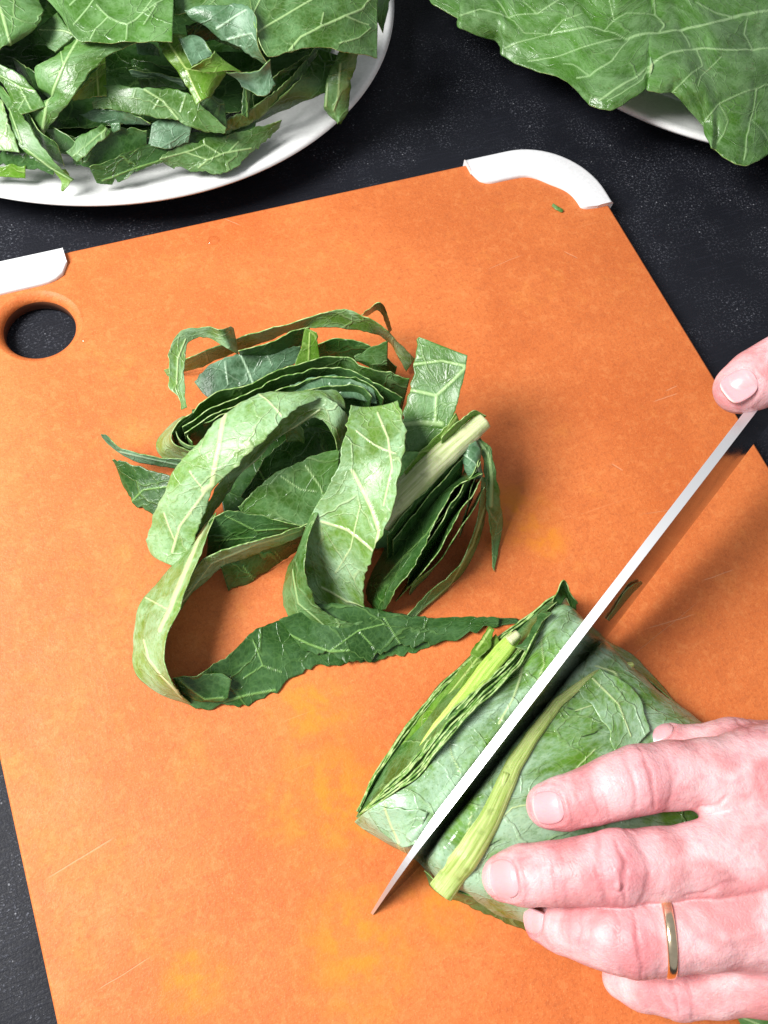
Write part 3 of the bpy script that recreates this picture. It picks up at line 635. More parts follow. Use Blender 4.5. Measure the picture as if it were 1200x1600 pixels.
# stem and upright piece
def world(pts): return [P(*p) for p in pts]
stem = tube('cut_stalk', world([(756,657,37),(735,674,36),(700,704,34),(660,742,31),(620,782,26),(592,815,20)]), [.0036,.0042,.0048,.0052,.0054,.0054], STEM, flat=.72, groove=.025, rough=.02,
            label='thick pale cut stem piece pointing to the right out of the heap', cat='collard stalk')
strip([(712,646,39),(694,668,38),(660,704,36),(630,738,33)], [(718,660,36),(706,680,34),(678,708,32),(640,748,29)], 'yellow-green cut sliver along the upper side of the pale stem', 'bright', 'mid', ribs=[([(714,650),(690,682)],3)])
strip([(760,650,38),(742,640,42),(715,660,42),(690,685,40)], [(757,652,36),(738,652,38),(712,674,38),(690,695,36)], 'thin green skin peeling off the end of the pale stem', 'bright', 'mid')
strip([(656,527,46),(648,570,42),(638,612,38),(628,660,33),(622,705,28)], [(731,556,49),(722,600,45),(712,640,40),(694,676,34),(672,706,29)],
      'square-ended upright piece with a white forked vein at the upper right of the heap', 'mid', 'dark',
      ribs=[([(646,570),(690,564),(728,572)],2.8),([(630,608),(655,612),(682,618),(706,596),(727,575)],3.0),([(682,618),(680,660)],3.0),([(626,664),(660,660),(690,662)],5.0)], res=0.5, jag=(1.5,.4))
# the front twist
strip([(505,768,32),(487,806,26),(468,850,14),(447,905,4),(444,945,1),(470,984,1),(520,994,1),(560,986,1),(600,968,1)],
      [(510,776,31),(492,812,30),(479,850,28),(478,893,24),(488,932,16),(510,960,9),(545,972,7),(570,970,6),(592,957,6)],
      'pale outer fold curling under the foot of the front twist', 'mid', 'dark', ribs=[([(462,890),(470,940),(510,978)],1.2)], bow=1.0)
strip([(548,634,45),(537,684,46),(531,722,44),(508,769,36),(488,808,28),(477,848,18),(476,893,8),(484,930,3),(510,962,1)],
      [(622,626,46),(633,682,50),(625,735,50),(611,803,43),(584,865,31),(569,910,19),(568,942,9),(576,955,4),(592,960,2)],
      'large pale strip twisting down the front of the heap with forked veins', 'pale', 'dark',
      ribs=[([(590,640),(606,680),(612,730),(598,790)],2.2),([(548,735),(575,790),(592,830),(588,860)],3.4),([(556,670),(585,690),(618,706)],1.4),([(500,815),(540,830),(586,862)],2.6),([(500,920),(540,945),(572,950)],1.8),([(560,790),(545,860),(520,900)],1.3)],
      bow=-2.0, res=0.5)

# ------------------------------------------------------------------ strips on the left plate
GP = 'cut collard strips heaped on the white plate'
def ps(L, R, label, front='mid', back='dark', **kw):
    kw['ribs'] = [(p, w*.78) for p, w in kw.get('ribs', ())]
    return strip(L, R, label, front, back, group=GP, **kw)
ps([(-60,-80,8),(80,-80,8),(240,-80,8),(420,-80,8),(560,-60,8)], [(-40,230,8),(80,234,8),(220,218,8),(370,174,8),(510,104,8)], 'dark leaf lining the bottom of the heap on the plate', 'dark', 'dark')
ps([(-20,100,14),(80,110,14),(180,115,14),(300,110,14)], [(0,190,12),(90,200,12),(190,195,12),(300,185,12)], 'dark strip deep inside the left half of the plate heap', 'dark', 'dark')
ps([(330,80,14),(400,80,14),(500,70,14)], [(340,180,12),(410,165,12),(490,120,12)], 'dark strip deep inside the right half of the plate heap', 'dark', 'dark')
ps([(-30,236,20),(10,238,22),(50,246,22),(86,262,20)], [(-30,258,17),(10,260,17),(50,268,17),(84,274,17)], 'dark ragged strip at the lower left rim of the plate', 'dark', 'mid', jag=(3,3))
ps([(-30,252,19),(5,256,19),(40,259,19)], [(-30,275,16),(5,277,15),(40,278,15)], 'short bright green strip lying on the rim at the left edge', 'bright', 'mid', jag=(2,.5))
ps([(82,266,22),(92,280,19),(96,299,16)], [(104,264,23),(112,282,19),(99,299,16)], 'small yellow-green tip drooping over the plate rim', 'bright', 'mid')
ps([(140,262,22),(190,243,24),(250,220,25),(310,206,24),(360,200,22),(400,192,22)], [(152,288,15),(185,284,15),(215,268,18),(255,252,19),(310,236,19),(395,215,18)], 'dark strip running along the lower rim of the plate', 'dark', 'mid', ribs=[([(160,282),(205,265),(262,247),(330,218)],2.0)], jag=(2,2))
ps([(248,250,20),(275,228,23),(320,218,23),(380,205,22),(440,188,22)], [(262,258,16),(300,265,15),(352,272,15),(388,242,16),(436,200,18)], 'green leaf piece with forked pale veins near the front rim of the plate', 'mid', 'dark',
   ribs=[([(392,232),(350,240),(325,250),(310,262)],2.2),([(345,242),(320,226),(318,212)],1.6),([(250,248),(300,235),(320,226)],1.5),([(325,250),(290,238)],1.2),([(355,240),(372,222)],1.0)], res=.5, jag=(1,2))
ps([(500,76,36),(482,106,33),(448,144,29),(402,180,25),(330,208,22)], [(540,90,32),(518,136,26),(478,156,22),(430,180,19),(340,214,18)], 'long dark strip with a pale stalk curving along the right of the plate heap', 'dark', 'mid', ribs=[([(494,78),(470,118),(448,146),(400,182),(335,208)],2.6)])
ps([(530,80,40),(512,125,31),(505,160,24),(514,180,18),(529,193,16)], [(560,84,40),(548,128,31),(546,158,22),(541,180,18),(531,194,16)], 'folded green piece hanging over the right rim of the plate', 'mid', 'bright', ribs=[([(532,100),(528,140),(520,170)],2.4),([(512,130),(508,165)],2.6)], bow=2)
ps([(572,-40,44),(580,10,40),(590,34,32)], [(622,-40,38),(606,14,32),(598,52,26)], 'dark leaf tip at the far right of the plate heap', 'dark', 'mid')
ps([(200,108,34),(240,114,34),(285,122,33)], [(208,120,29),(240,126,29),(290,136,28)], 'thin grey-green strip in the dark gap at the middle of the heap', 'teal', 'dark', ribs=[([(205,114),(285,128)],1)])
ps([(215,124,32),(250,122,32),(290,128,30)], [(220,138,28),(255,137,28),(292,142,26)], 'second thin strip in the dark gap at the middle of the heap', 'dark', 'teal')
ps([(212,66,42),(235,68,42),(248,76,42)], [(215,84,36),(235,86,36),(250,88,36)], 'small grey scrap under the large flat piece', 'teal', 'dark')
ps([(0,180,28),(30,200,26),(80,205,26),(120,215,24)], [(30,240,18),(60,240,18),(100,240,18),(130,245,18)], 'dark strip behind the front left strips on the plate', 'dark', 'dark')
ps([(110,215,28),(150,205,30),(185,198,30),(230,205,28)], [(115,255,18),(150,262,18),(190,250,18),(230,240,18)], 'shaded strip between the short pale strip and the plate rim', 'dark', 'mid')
ps([(238,190,30),(270,186,31),(300,195,29)], [(232,228,24),(262,232,24),(295,222,24)], 'bluish scrap right of the short pale strip', 'teal', 'dark')
ps([(172,192,32),(188,190,33)], [(176,208,29),(188,206,30)], 'tiny pale blue scrap above the short pale strip', 'teal', 'mid')
ps([(104,238,27),(126,214,30),(160,194,32)], [(121,254,24),(136,240,27),(175,206,30)], 'short pale strip lying slantwise in the middle left of the heap', 'mid', 'dark', ribs=[([(115,244),(165,202)],1)])
ps([(122,178,31),(160,170,34),(200,176,34),(236,193,31)], [(148,191,29),(172,193,29),(202,193,29),(235,194,29)], 'narrow grey-green pointed strip below the long pale strip', 'teal', 'dark')
ps([(144,160,37),(170,133,40),(225,137,42),(280,141,42),(305,154,40),(322,172,36),(354,200,30)], [(145,169,35),(188,173,35),(230,182,34),(276,190,33),(306,202,31),(330,206,29),(352,208,28)], 'long pale strip lying across the middle of the plate heap', 'mid', 'dark',
   ribs=[([(226,140),(255,158),(278,186)],2.8),([(250,154),(240,170)],1),([(290,150),(282,175)],1.2)], res=.5)
ps([(310,160,36),(330,148,38),(350,158,36)], [(316,194,30),(334,202,29),(356,200,28)], 'dark folded end right of the long pale strip', 'dark', 'mid')
ps([(385,112,40),(380,145,36),(378,180,30)], [(396,112,40),(392,150,34),(388,186,28)], 'thin strip with a pale stalk in the dark hollow at the right', 'dark', 'mid', ribs=[([(384,130),(386,182)],2.2)])
ps([(350,112,45),(398,112,46),(422,92,50)], [(378,136,40),(412,152,39),(431,132,41)], 'grey curled flap hanging below the large right leaf piece', 'teal', 'mid', bow=2)
ps([(246,66,50),(262,94,50),(286,126,46),(308,164,41)], [(296,58,52),(322,76,52),(352,108,46),(330,150,41)], 'wet bright green piece near the centre of the plate heap', 'bright', 'mid', ribs=[([(264,72),(290,110),(312,160)],1.6),([(290,110),(325,118)],1)], bow=2.5)
ps([(298,108,55),(326,92,56),(335,80,56)], [(318,114,52),(352,110,52),(376,110,50)], 'small folded leaf corner on the wet bright green piece', 'bright', 'mid', bow=1)
ps([(278,60,58),(310,56,58),(330,80,56)], [(300,104,54),(318,96,54),(334,86,54)], 'dull green square corner above the wet bright piece', 'teal', 'mid')
def pw(pts, label, front='dark', back='mid', drop=10, **kw):
    out = []
    for u, v, h in pts:
        T = P(u, v, h); B = T-np.array([0, .25, 1])*drop/1000.0; uu, vv = proj(B); out.append([(u, v, h), (float(uu), float(vv), h-drop)])
    return sheet('collard_strip', out, front, back, label=label, cat='collard strip', group=GP, **kw)
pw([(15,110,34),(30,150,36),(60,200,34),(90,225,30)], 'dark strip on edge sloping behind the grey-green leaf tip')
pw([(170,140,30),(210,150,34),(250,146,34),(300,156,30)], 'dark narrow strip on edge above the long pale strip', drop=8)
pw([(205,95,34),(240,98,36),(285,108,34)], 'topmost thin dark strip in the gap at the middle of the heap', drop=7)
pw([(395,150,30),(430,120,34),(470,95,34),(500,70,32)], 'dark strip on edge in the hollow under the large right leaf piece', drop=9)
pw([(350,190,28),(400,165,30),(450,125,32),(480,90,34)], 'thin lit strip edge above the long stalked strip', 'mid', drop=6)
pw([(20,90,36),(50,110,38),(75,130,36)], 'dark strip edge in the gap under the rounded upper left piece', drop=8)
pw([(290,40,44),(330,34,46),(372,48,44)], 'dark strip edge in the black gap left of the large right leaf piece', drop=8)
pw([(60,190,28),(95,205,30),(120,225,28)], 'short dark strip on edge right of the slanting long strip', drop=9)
# the heap goes on beyond the frame: mounded leaves left and back, unseen, added to block side light
for k, (L_, R_, lab) in enumerate([
  ([(-90,-120,58),(-80,-20,60),(-70,80,54),(-60,160,40),(-50,230,24)], [(-150,-110,10),(-140,-10,9),(-130,80,8),(-115,160,8),(-95,220,8)], 'unseen dark leaf draped down the far left side of the heap'),
  ([(-60,-60,62),(-40,40,58),(-34,110,48)], [(-250,-40,9),(-210,60,9),(-170,140,9)], 'unseen broad green piece lying on the far left of the heap'),
  ([(-40,-110,68),(120,-120,70),(300,-120,70),(470,-120,68),(600,-110,56)], [(-60,-330,9),(120,-345,9),(300,-345,9),(480,-330,9),(620,-270,9)], 'unseen broad green leaf over the back of the heap'),
  ([(-180,-200,9),(-90,-220,30),(20,-200,52),(120,-180,60)], [(-200,-100,9),(-120,-90,30),(-20,-90,54),(60,-100,60)], 'unseen green leaf sloping down the far corner of the heap'),
  ([(-110,-20,34),(-90,80,32),(-70,170,26)], [(-60,0,30),(-40,100,26),(-30,190,20)], 'unseen dark strip tucked low at the far left of the heap')]):
    ps(L_, R_, lab, ['dark', 'mid', 'mid', 'mid', 'dark'][k], 'dark', wav=2)
# left columns
ps([(-30,140,32),(-25,195,30),(-10,234,26)], [(6,158,34),(18,200,31),(30,238,26)], 'pale strip at the left edge of the photo below the grey leaf tip', 'pale', 'mid')
ps([(-20,118,37),(6,160,36),(18,195,34),(32,228,30),(58,250,27),(112,284,22)], [(6,138,38),(26,166,37),(48,198,35),(64,226,32),(90,258,28),(116,280,22)], 'long strip slanting down to the plate rim at lower left', 'mid', 'bright', ribs=[([(40,232),(80,262),(113,282)],1.8),([(15,170),(35,225)],1.5)])
ps([(-30,84,46),(0,98,46),(34,120,44),(56,141,42),(73,166,40)], [(-30,112,41),(0,128,41),(14,148,40),(21,164,39),(30,180,38)], 'grey-green leaf tip with a branching vein at the left edge', 'mid', 'dark', ribs=[([(0,118),(30,135),(48,170)],1.4),([(30,135),(55,142)],1),([(40,150),(28,172)],1)])
ps([(60,44,50),(62,55,48),(84,83,46)], [(90,18,54),(104,42,52),(118,56,50)], 'pale small piece tucked left of the large flat piece', 'mid', 'dark', ribs=[([(62,46),(100,48),(114,54)],2)])
ps([(-40,-60,60),(-30,0,60),(-15,50,57),(0,78,54)], [(40,-60,58),(66,12,58),(60,40,56),(16,71,54)], 'rounded leaf piece with a pale midrib at the upper left corner', 'mid', 'dark', ribs=[([(-5,0),(6,30),(16,70)],3.2)], bow=2)
ps([(165,90,43),(142,118,43),(112,152,41)], [(167,152,38),(142,154,38),(113,156,38)], 'bright glossy triangular piece right of the big veined strip', 'bright', 'mid', ribs=[([(150,108),(154,150)],1.4)])
ps([(122,60,56),(78,92,52),(56,106,49),(60,134,44),(80,152,40),(45,172,35),(66,208,28)], [(214,66,58),(168,88,55),(142,112,52),(124,136,48),(108,158,44),(94,178,38),(70,208,28)], 'big veined strip hanging from under the large flat piece', 'mid', 'bright',
   ribs=[([(122,64),(102,105),(85,145),(76,170),(68,205)],3.4),([(95,80),(102,105)],1.2),([(80,120),(98,112)],1)], res=.5, bow=1.5)
ps([(40,-80,66),(84,-80,67),(128,-80,68),(200,-80,68),(274,-80,66)], [(62,-12,62),(92,20,62),(124,64,60),(196,66,61),(269,65,62)], 'large flat waxy piece with a net of pale veins on top of the plate heap', 'top', 'mid',
   ribs=[([(156,-10),(140,12),(116,40)],2.2),([(240,-2),(222,25),(200,42),(170,30),(152,10)],2.4),([(170,30),(150,48),(142,64)],1.9),([(200,42),(198,64)],1.7),([(222,25),(262,-5)],1.4),([(245,10),(225,40)],1.2),([(130,-10),(110,10)],1.5)], jag=(1,.3), res=.5, quilt=.5)
ps([(268,-70,62),(330,-70,62),(402,-70,62)], [(274,22,56),(330,20,57),(394,26,58)], 'pale piece at the top between the two large leaf pieces', 'mid', 'dark')
ps([(288,16,60),(330,8,63),(372,6,64),(396,20,65),(400,50,63)], [(312,32,56),(340,58,54),(362,68,53),(402,92,50),(424,108,45)], 'folded leaf corner curling under the large right leaf piece', 'teal', 'dark',
   ribs=[([(340,45),(385,16)],3.0),([(356,62),(396,52)],2.6),([(396,52),(420,88),(424,106)],1.8)], bow=-1.5, res=.5)
ps([(380,-80,66),(410,-80,68),(440,-80,68),(490,-80,68),(540,-80,66),(590,-80,60)], [(396,44,62),(418,88,56),(452,82,56),(486,73,57),(540,80,54),(590,90,46)], 'large right leaf piece with a thick branching vein on top of the plate heap', 'mid', 'dark',
   ribs=[([(395,55),(440,30),(490,0),(520,-20)],2.6),([(452,80),(470,60),(520,35),(565,15),(580,-5)],3.0),([(500,45),(505,22)],1.3),([(398,50),(396,20),(410,-5)],2.2),([(530,68),(560,60),(578,45)],1.4),([(540,28),(575,40)],1.2)], res=.5, quilt=.5, jag=(1,.6))

# ------------------------------------------------------------------ large whole leaf, right plate
outl = [(655,-30),(668,-4),(676,8),(700,22),(716,31),(718,44),(745,55),(774,64),(780,72),(784,86),(805,100),(840,112),(868,118),(884,126),(896,136),(908,150),(920,163),(938,170),(955,173),(970,166),(984,156),(996,149),(1006,141),
        (1013,128),(1012,142),(1030,146),(1050,145),(1062,155),(1076,172),(1088,185),(1097,197),(1103,214),(1112,230),(1128,246),(1150,256),(1168,258),(1185,252),(1200,242),(1215,238),(1240,246),(1270,240),(1300,215),(1330,190),(1370,165),(1420,130),(1460,80)]
def dens(pts, step=7.0):
    out = [pts[0]]
    for a, b in zip(pts[:-1], pts[1:]):
        k = max(1, int(math.hypot(b[0]-a[0], b[1]-a[1])/step))
        out += [(a[0]+(b[0]-a[0])*i/k, a[1]+(b[1]-a[1])*i/k) for i in range(1, k+1)]
    return out
def leafh(u, v):
    h = 30 + 6*math.sin(u*0.013+1)+4*math.sin(v*0.03+u*0.01)
    return h
o2 = dens(outl); n2 = len(o2); grid = []
for i, (u, v) in enumerate(o2):
    q = i/(n2-1); tu, tv = 700+q*760, -330+60*math.sin(q*3.1)
    row = []
    for w, dh in ((0, -7), (0.05, -4), (0.14, -1), (0.3, 1), (0.5, 4), (0.75, 4), (1, 0)):
        uu, vv = u+(tu-u)*w, v+(tv-v)*w; row.append((uu, vv, leafh(uu, vv)+dh-(3 if v > 230 and w < .1 else 0)))
    grid.append(row)
c2 = lambda pts: [(600+x/2, y/2) for x, y in pts]
BR = [(c2([(1800,-60),(1500,0),(1200,30),(1100,45),(980,78),(860,100),(760,118)]),4.2),(c2([(760,118),(690,92),(640,80),(520,102),(420,132),(380,150)]),2.0),
 (c2([(740,118),(640,142),(530,178),(450,190)]),2.0),(c2([(765,122),(712,188),(640,228),(600,240)]),1.8),(c2([(640,228),(590,200),(560,198)]),1.2),
 (c2([(1700,150),(1400,160),(1200,145),(1100,152),(980,145),(900,160),(842,192),(792,236),(722,276),(672,312)]),3.4),(c2([(842,192),(812,245),(760,280),(700,312)]),1.8),
 (c2([(980,145),(1000,200),(960,230),(900,290)]),1.5),(c2([(1060,170),(990,240),(980,270)]),1.3),
 (c2([(1500,250),(1300,262),(1200,264),(1120,290),(1050,322),(1000,380)]),2.6),(c2([(1166,276),(1150,370),(1132,425),(1125,500)]),2.4),(c2([(1150,370),(1190,420),(1200,440)]),1.1),
 (c2([(560,-10),(480,40),(390,50),(300,32),(240,50)]),2.0),(c2([(480,40),(440,10),(420,-30)]),1.3),(c2([(390,50),(350,0),(330,-30)]),1.4),(c2([(390,50),(440,100),(520,102)]),1.2),
 (c2([(840,-20),(852,40),(880,72),(860,98)]),1.8),(c2([(852,40),(760,40),(720,60),(690,92)]),1.2),(c2([(980,0),(1040,30),(1100,45)]),1.3),(c2([(700,-20),(720,60)]),1.2),
 (c2([(1050,322),(1075,380),(1060,420),(1040,450)]),1.2),(c2([(520,102),(560,60),(620,40)]),1.1),(c2([(930,85),(960,140)]),1.1),(c2([(1140,50),(1130,100),(1160,150)]),1.2)]
leaf = sheet('collard_leaf', grid, 'top', 'pale', ribs=[(p, w*.62) for p, w in BR], wav=1.8, ruf=.6, res=.6, thick=.6, quilt=.7, label='large whole collard leaf with branching white veins lying over the right-hand plate', cat='collard leaf')
# loose leaf end by the bottom edge of the photo
strip([(1150,1588,2),(1200,1574,5),(1300,1570,6)], [(1170,1622,1),(1215,1660,1),(1310,1680,1)], 'pale leaf end on the board at the bottom right corner under the hand', 'mid', 'dark', group=None, name='leaf_end', ribs=[([(1150,1586),(1185,1600),(1230,1640)],2)])

# ------------------------------------------------------------------ the roll being cut
roll = empty('collard_roll', P(800, 1200, 0), label='rolled stack of collard leaves being sliced under the knife and held by the hand', cat='collard roll')
RG = [
 [(556,1280,1),(572,1268,8),(600,1250,15),(655,1216,21),(700,1155,24),(745,1105,26),(790,1070,26),(822,1030,25),(845,985,23),(868,945,20),(886,930,14)],
 [(575,1295,0),(590,1284,9),(622,1262,18),(672,1222,24),(722,1160,27),(775,1098,29),(822,1046,29),(852,1002,27),(874,964,24),(892,948,18),(902,958,8)],
 [(612,1322,0),(626,1308,10),(652,1284,19),(690,1236,25),(742,1168,28),(798,1098,29),(842,1046,28),(872,1006,25),(892,976,21),(908,966,14),(914,976,4)],
 [(630,1334,0),(641,1320,10),(664,1294,18),(700,1248,24),(752,1180,27),(809,1108,28),(853,1054,27),(884,1014,25),(905,984,21),(920,976,14),(926,986,3)],
 [(650,1344,0),(664,1332,2),(686,1306,4),(718,1268,6),(770,1202,7),(828,1126,8),(872,1070,8),(904,1030,7),(922,1002,6),(934,992,4),(940,1000,0)],
 [(668,1366,0),(676,1348,10),(696,1318,18),(726,1276,24),(778,1204,27),(838,1128,28),(882,1074,26),(918,1034,22),(942,1012,15),(956,1012,7),(960,1022,0)],
 [(694,1396,0),(702,1376,10),(722,1342,19),(752,1296,26),(806,1218,29),(862,1142,30),(908,1092,28),(948,1050,22),(975,1034,13),(990,1042,5),(996,1052,0)],
 [(740,1414,0),(748,1392,12),(768,1356,21),(804,1300,28),(862,1216,31),(914,1146,31),(956,1100,27),(996,1072,19),(1020,1070,10),(1032,1080,4),(1038,1090,0)],
 [(790,1434,0),(800,1410,13),(824,1368,21),(868,1296,27),(920,1216,30),(968,1150,29),(1004,1118,23),(1036,1104,13),(1058,1104,6),(1070,1112,3),(1078,1124,0)],
 [(844,1458,0),(858,1430,11),(888,1380,19),(932,1300,24),(978,1230,26),(1022,1170,24),(1056,1140,17),(1082,1132,9),(1096,1134,4),(1104,1142,2),(1108,1148,0)],
 [(960,1500,0),(975,1460,9),(1000,1400,14),(1040,1330,24),(1076,1270,25),(1106,1216,22),(1130,1180,14),(1146,1164,7),(1156,1160,4),(1160,1160,2),(1164,1162,0)],
 [(1080,1520,0),(1090,1480,5),(1110,1420,8),(1140,1360,9),(1164,1310,10),(1184,1270,9),(1196,1240,7),(1204,1220,5),(1210,1210,3),(1214,1205,2),(1218,1200,0)],
]
def flat(h): return 26.5*(1-math.exp(-h/11.0))
RG = [[(u, v, flat(h) if k != 4 else h) for u, v, h in row] for k, row in enumerate(RG)]
RIBS = [([(602,1256),(612,1290),(630,1338)],2.6),([(610,1256),(622,1300),(634,1334)],1.6),([(818,1032),(812,1060),(800,1095),(780,1130)],2.6),([(845,990),(850,1040),(835,1075)],1.3),
 ([(700,1340),(725,1310),(738,1270)],1.4),([(772,1290),(800,1262),(838,1254)],1.6),([(700,1150),(706,1180),(720,1210)],1.2),([(930,1040),(960,1050),(1000,1100),(1010,1140)],1.8),
 ([(985,1040),(1010,1050),(1040,1085)],1.8),([(745,1300),(775,1230),(800,1190)],1.3),([(860,1280),(900,1200),(930,1170)],1.2),([(880,1060),(850,1110)],1.4),([(900,1110),(960,1090)],1.2)]
TEARS = [([(988,1104),(996,1112),(1004,1132)],1.5),([(992,1106),(1000,1124)],1.6),([(938,1138),(930,1146),(908,1152)],0.9),([(934,1132),(939,1139)],1),([(880,1104),(902,1112)],.8),([(762,1322),(780,1312)],.9),([(880,1084),(900,1090)],.7)]
outer = sheet('outer_leaf', RG, 'film', 'mid', ribs=RIBS, tears=TEARS, wav=1.5, ruf=0.3, res=.65, thick=.6, quilt=.35, parent=roll)
# thin translucent flap at the far side and the ragged lower margin
sheet('leaf_flap', rows2([(905,962,8),(935,990,9),(965,1020,7),(1000,1052,6),(1040,1086,6),(1078,1118,5),(1096,1140,4)], [(918,985,2),(940,998,1.4),(985,1022,1.4),(1018,1056,1.2),(1052,1094,1.4),(1090,1132,1.4),(1100,1146,1.4)]), 'film', 'mid', parent=roll)
sheet('leaf_flap', rows2([(664,1358,8),(690,1384,9),(722,1396,12),(760,1404,12),(800,1420,12),(840,1442,10)], [(672,1382,1),(690,1400,1),(728,1412,1),(742,1420,1.2),(795,1440,1.2),(846,1468,1)]), 'mid', 'pale', jag=(1,2.5), parent=roll)
# the big midrib over the top
ov = np.zeros(len(outer.data.vertices)*3, np.float32); outer.data.vertices.foreach_get('co', ov); ov = ov.reshape(-1, 3); ou_, ow_ = proj(ov)
def on_roll(u, v, up=0.0):
    d = (ou_-u)**2+(ow_-v)**2; k = np.argsort(d)[:14]; z = ov[k, 2].max(); return P(u, v, (z-ZB)*1000+up)
MP = dens([(688,1394),(706,1370),(735,1330),(762,1286),(784,1238),(803,1196),(832,1150),(872,1098),(915,1062),(950,1042),(990,1038)], 16)
mr = np.interp(np.linspace(0, 1, len(MP)), [0, .1, .25, .4, .55, .7, 1], [.0040, .0042, .0039, .0031, .0023, .0018, .0009])
mpts = [on_roll(u, v, .1) for u, v in MP]; mz = np.array([p[2] for p in mpts]); mz[:5] = np.maximum(mz[:5], np.linspace(ZB+.009, mz[5], 6)[:5]); mz = mz+np.array([.0022*np.clip((v-1300)/40, 0, 1) for _, v in MP]); mz = np.convolve(np.pad(mz, 2, mode='edge'), np.ones(5)/5, 'valid')
mpts = [P(u, v, (z-ZB)*1000) for (u, v), z in zip(MP, mz)]
tube('midrib', mpts, list(mr), STEMY, parent=roll, flat=.42, groove=.03, rough=.03)
M2 = dens([(728,1352),(750,1304),(774,1256),(792,1208)], 16)
tube('midrib', [on_roll(u, v, .3) for u, v in M2], list(np.linspace(.0008, .0013, len(M2))), STEMY, parent=roll, rough=.04)
fa = [(936,1046),(968,1060),(996,1088),(1010,1118),(1014,1144)]; fb = [(904,1078),(926,1106),(946,1140),(958,1168),(966,1196)]
sheet('outer_fold', [[tuple(np.append(a, (on_roll(*a)[2]-ZB)*1000+1.6)), tuple(np.append(b, (on_roll(*b)[2]-ZB)*1000+.4))] for a, b in zip(fa, fb)], 'film', 'mid', wav=.8, ribs=[([(925,1060),(965,1100),(985,1150)],1.8)], parent=roll)
fa = [(574,1268),(600,1262),(630,1262),(668,1270)]; fb = [(596,1300),(616,1312),(634,1322),(650,1318)]
sheet('outer_fold', [[tuple(np.append(a, (on_roll(*a)[2]-ZB)*1000+1.0)), tuple(np.append(b, (on_roll(*b)[2]-ZB)*1000+.8))] for a, b in zip(fa, fb)], 'film', 'mid', wav=.8, ribs=[([(602,1262),(612,1290),(626,1316)],2.4)], parent=roll)
# slanting cut face with its packed leaf edges
CO = [(556,1277,0.3),(572,1240,0.5),(592,1200,1),(628,1142,1),(656,1108,1),(692,1068,1.2),(726,1034,1.2),(756,1008,1.5),(786,990,2),(822,965,3),(862,935,6),(884,926,10)]
CI = [(560,1277,2),(580,1264,10),(612,1244,17),(654,1216,21),(690,1168,24),(722,1130,26),(752,1100,26.5),(786,1070,26),(814,1040,25.5),(838,996,24),(862,950,21),(884,930,14)]
def face_pt(s, t, lift=0.0):
    k = s*(len(CO)-1); i = min(int(k), len(CO)-2); f = k-i
    a = np.array(CO[i])*(1-f)+np.array(CO[i+1])*f; b = np.array(CI[i])*(1-f)+np.array(CI[i+1])*f
    c = a*(1-t)+b*t; return (c[0]-lift*0.9, c[1]-lift*0.5, c[2]+lift)
sheet('cut_face', [[a, tuple((np.array(a)+np.array(b))/2*np.array([1, 1, 1.05])), b] for a, b in zip(CO, CI)], 'mid', 'mid', wav=1.2, res=.8, parent=roll)
rf = np.random.RandomState(5)
for k in range(13):
    t0 = (0.03+0.035*k) if k < 4 else 0.66+0.34*(k-4)/8.0; s0, s1 = max(0.01, 0.02+rf.uniform(0, .25)*(k % 3 != 0)), min(0.99, 0.97-rf.uniform(0, .30)*(k % 2))
    ph, am = rf.uniform(0, 6.3), rf.uniform(.004, .014); L, R = [], []
    m = max(6, int((s1-s0)*26)); lift = rf.uniform(1.0, 3.0)
    for j in range(m+1):
        s = s0+(s1-s0)*j/m; t = float(np.clip(t0+am*math.sin(s*23+ph)+.5*am*math.sin(s*57+ph*2), 0.0, 1.02))
        L.append(face_pt(s, t, lift*(1+.35*math.sin(s*41+ph)))); R.append(face_pt(s, min(1, t+.03), -1.0))
    sheet('cut_leaf_edge', rows2(L, R), ['dark', 'mid', 'bright', 'dark'][k % 4], ['mid', 'bright', 'mid', 'pale'][k % 4], wav=.7, ruf=.8, thick=.55, jag=(1.6, 0), res=.7, parent=roll)
# bright inner stem and translucent inner layers in the face
tube('cut_stem', world([(806,994,20),(790,1012,20),(760,1048,19),(730,1088,17.5),(700,1124,16),(672,1156,14),(650,1186,12)]), [.0024,.0030,.0033,.0033,.0031,.0024,.0009], STEMG, parent=roll, flat=.45, rough=.03)
sheet('inner_leaf', rows2([(776,992,8),(738,1026,7),(698,1070,6),(660,1114,6),(632,1156,5),(604,1204,4)], [(790,1024,19),(752,1066,18),(716,1108,17),(684,1150,15),(660,1186,13),(640,1216,11)]), 'bright', 'mid', wav=.4, ribs=[([(765,1005),(720,1062),(680,1112)],1.5)], parent=roll)
sheet('inner_leaf', rows2([(648,1184,13),(626,1210,11),(600,1226,8),(576,1250,5)], [(668,1200,19),(640,1226,17),(610,1244,15),(585,1258,9)]), 'teal', 'mid', ribs=[([(596,1222),(612,1240)],2)], parent=roll)
sheet('inner_leaf', rows2([(765,978,8),(750,1000,10),(735,1022,12)], [(773,984,10),(765,1008,13),(750,1030,15)]), 'bright', 'mid', ribs=[([(766,984),(745,1015)],2.5)], parent=roll)
# small stem stub and curled dark tip at the far corner
tube('stem_stub', world([(810,990,23),(795,1002,22)]), [.0016,.0020], STEM, parent=roll)
sheet('curled_tip', rows2([(862,938,24),(872,925,30),(882,907,33),(890,925,28),(903,942,22)], [(866,950,20),(876,944,22),(884,934,24),(890,945,20),(900,956,18)]), 'dark', 'mid', bow=1, parent=roll)
sheet('curled_tip', rows2([(850,945,22),(838,965,24),(826,990,25),(808,1012,25)], [(868,940,24),(852,962,26),(838,990,27),(820,1016,26)]), 'dark', 'bright', jag=(3,3), wav=2, parent=roll)

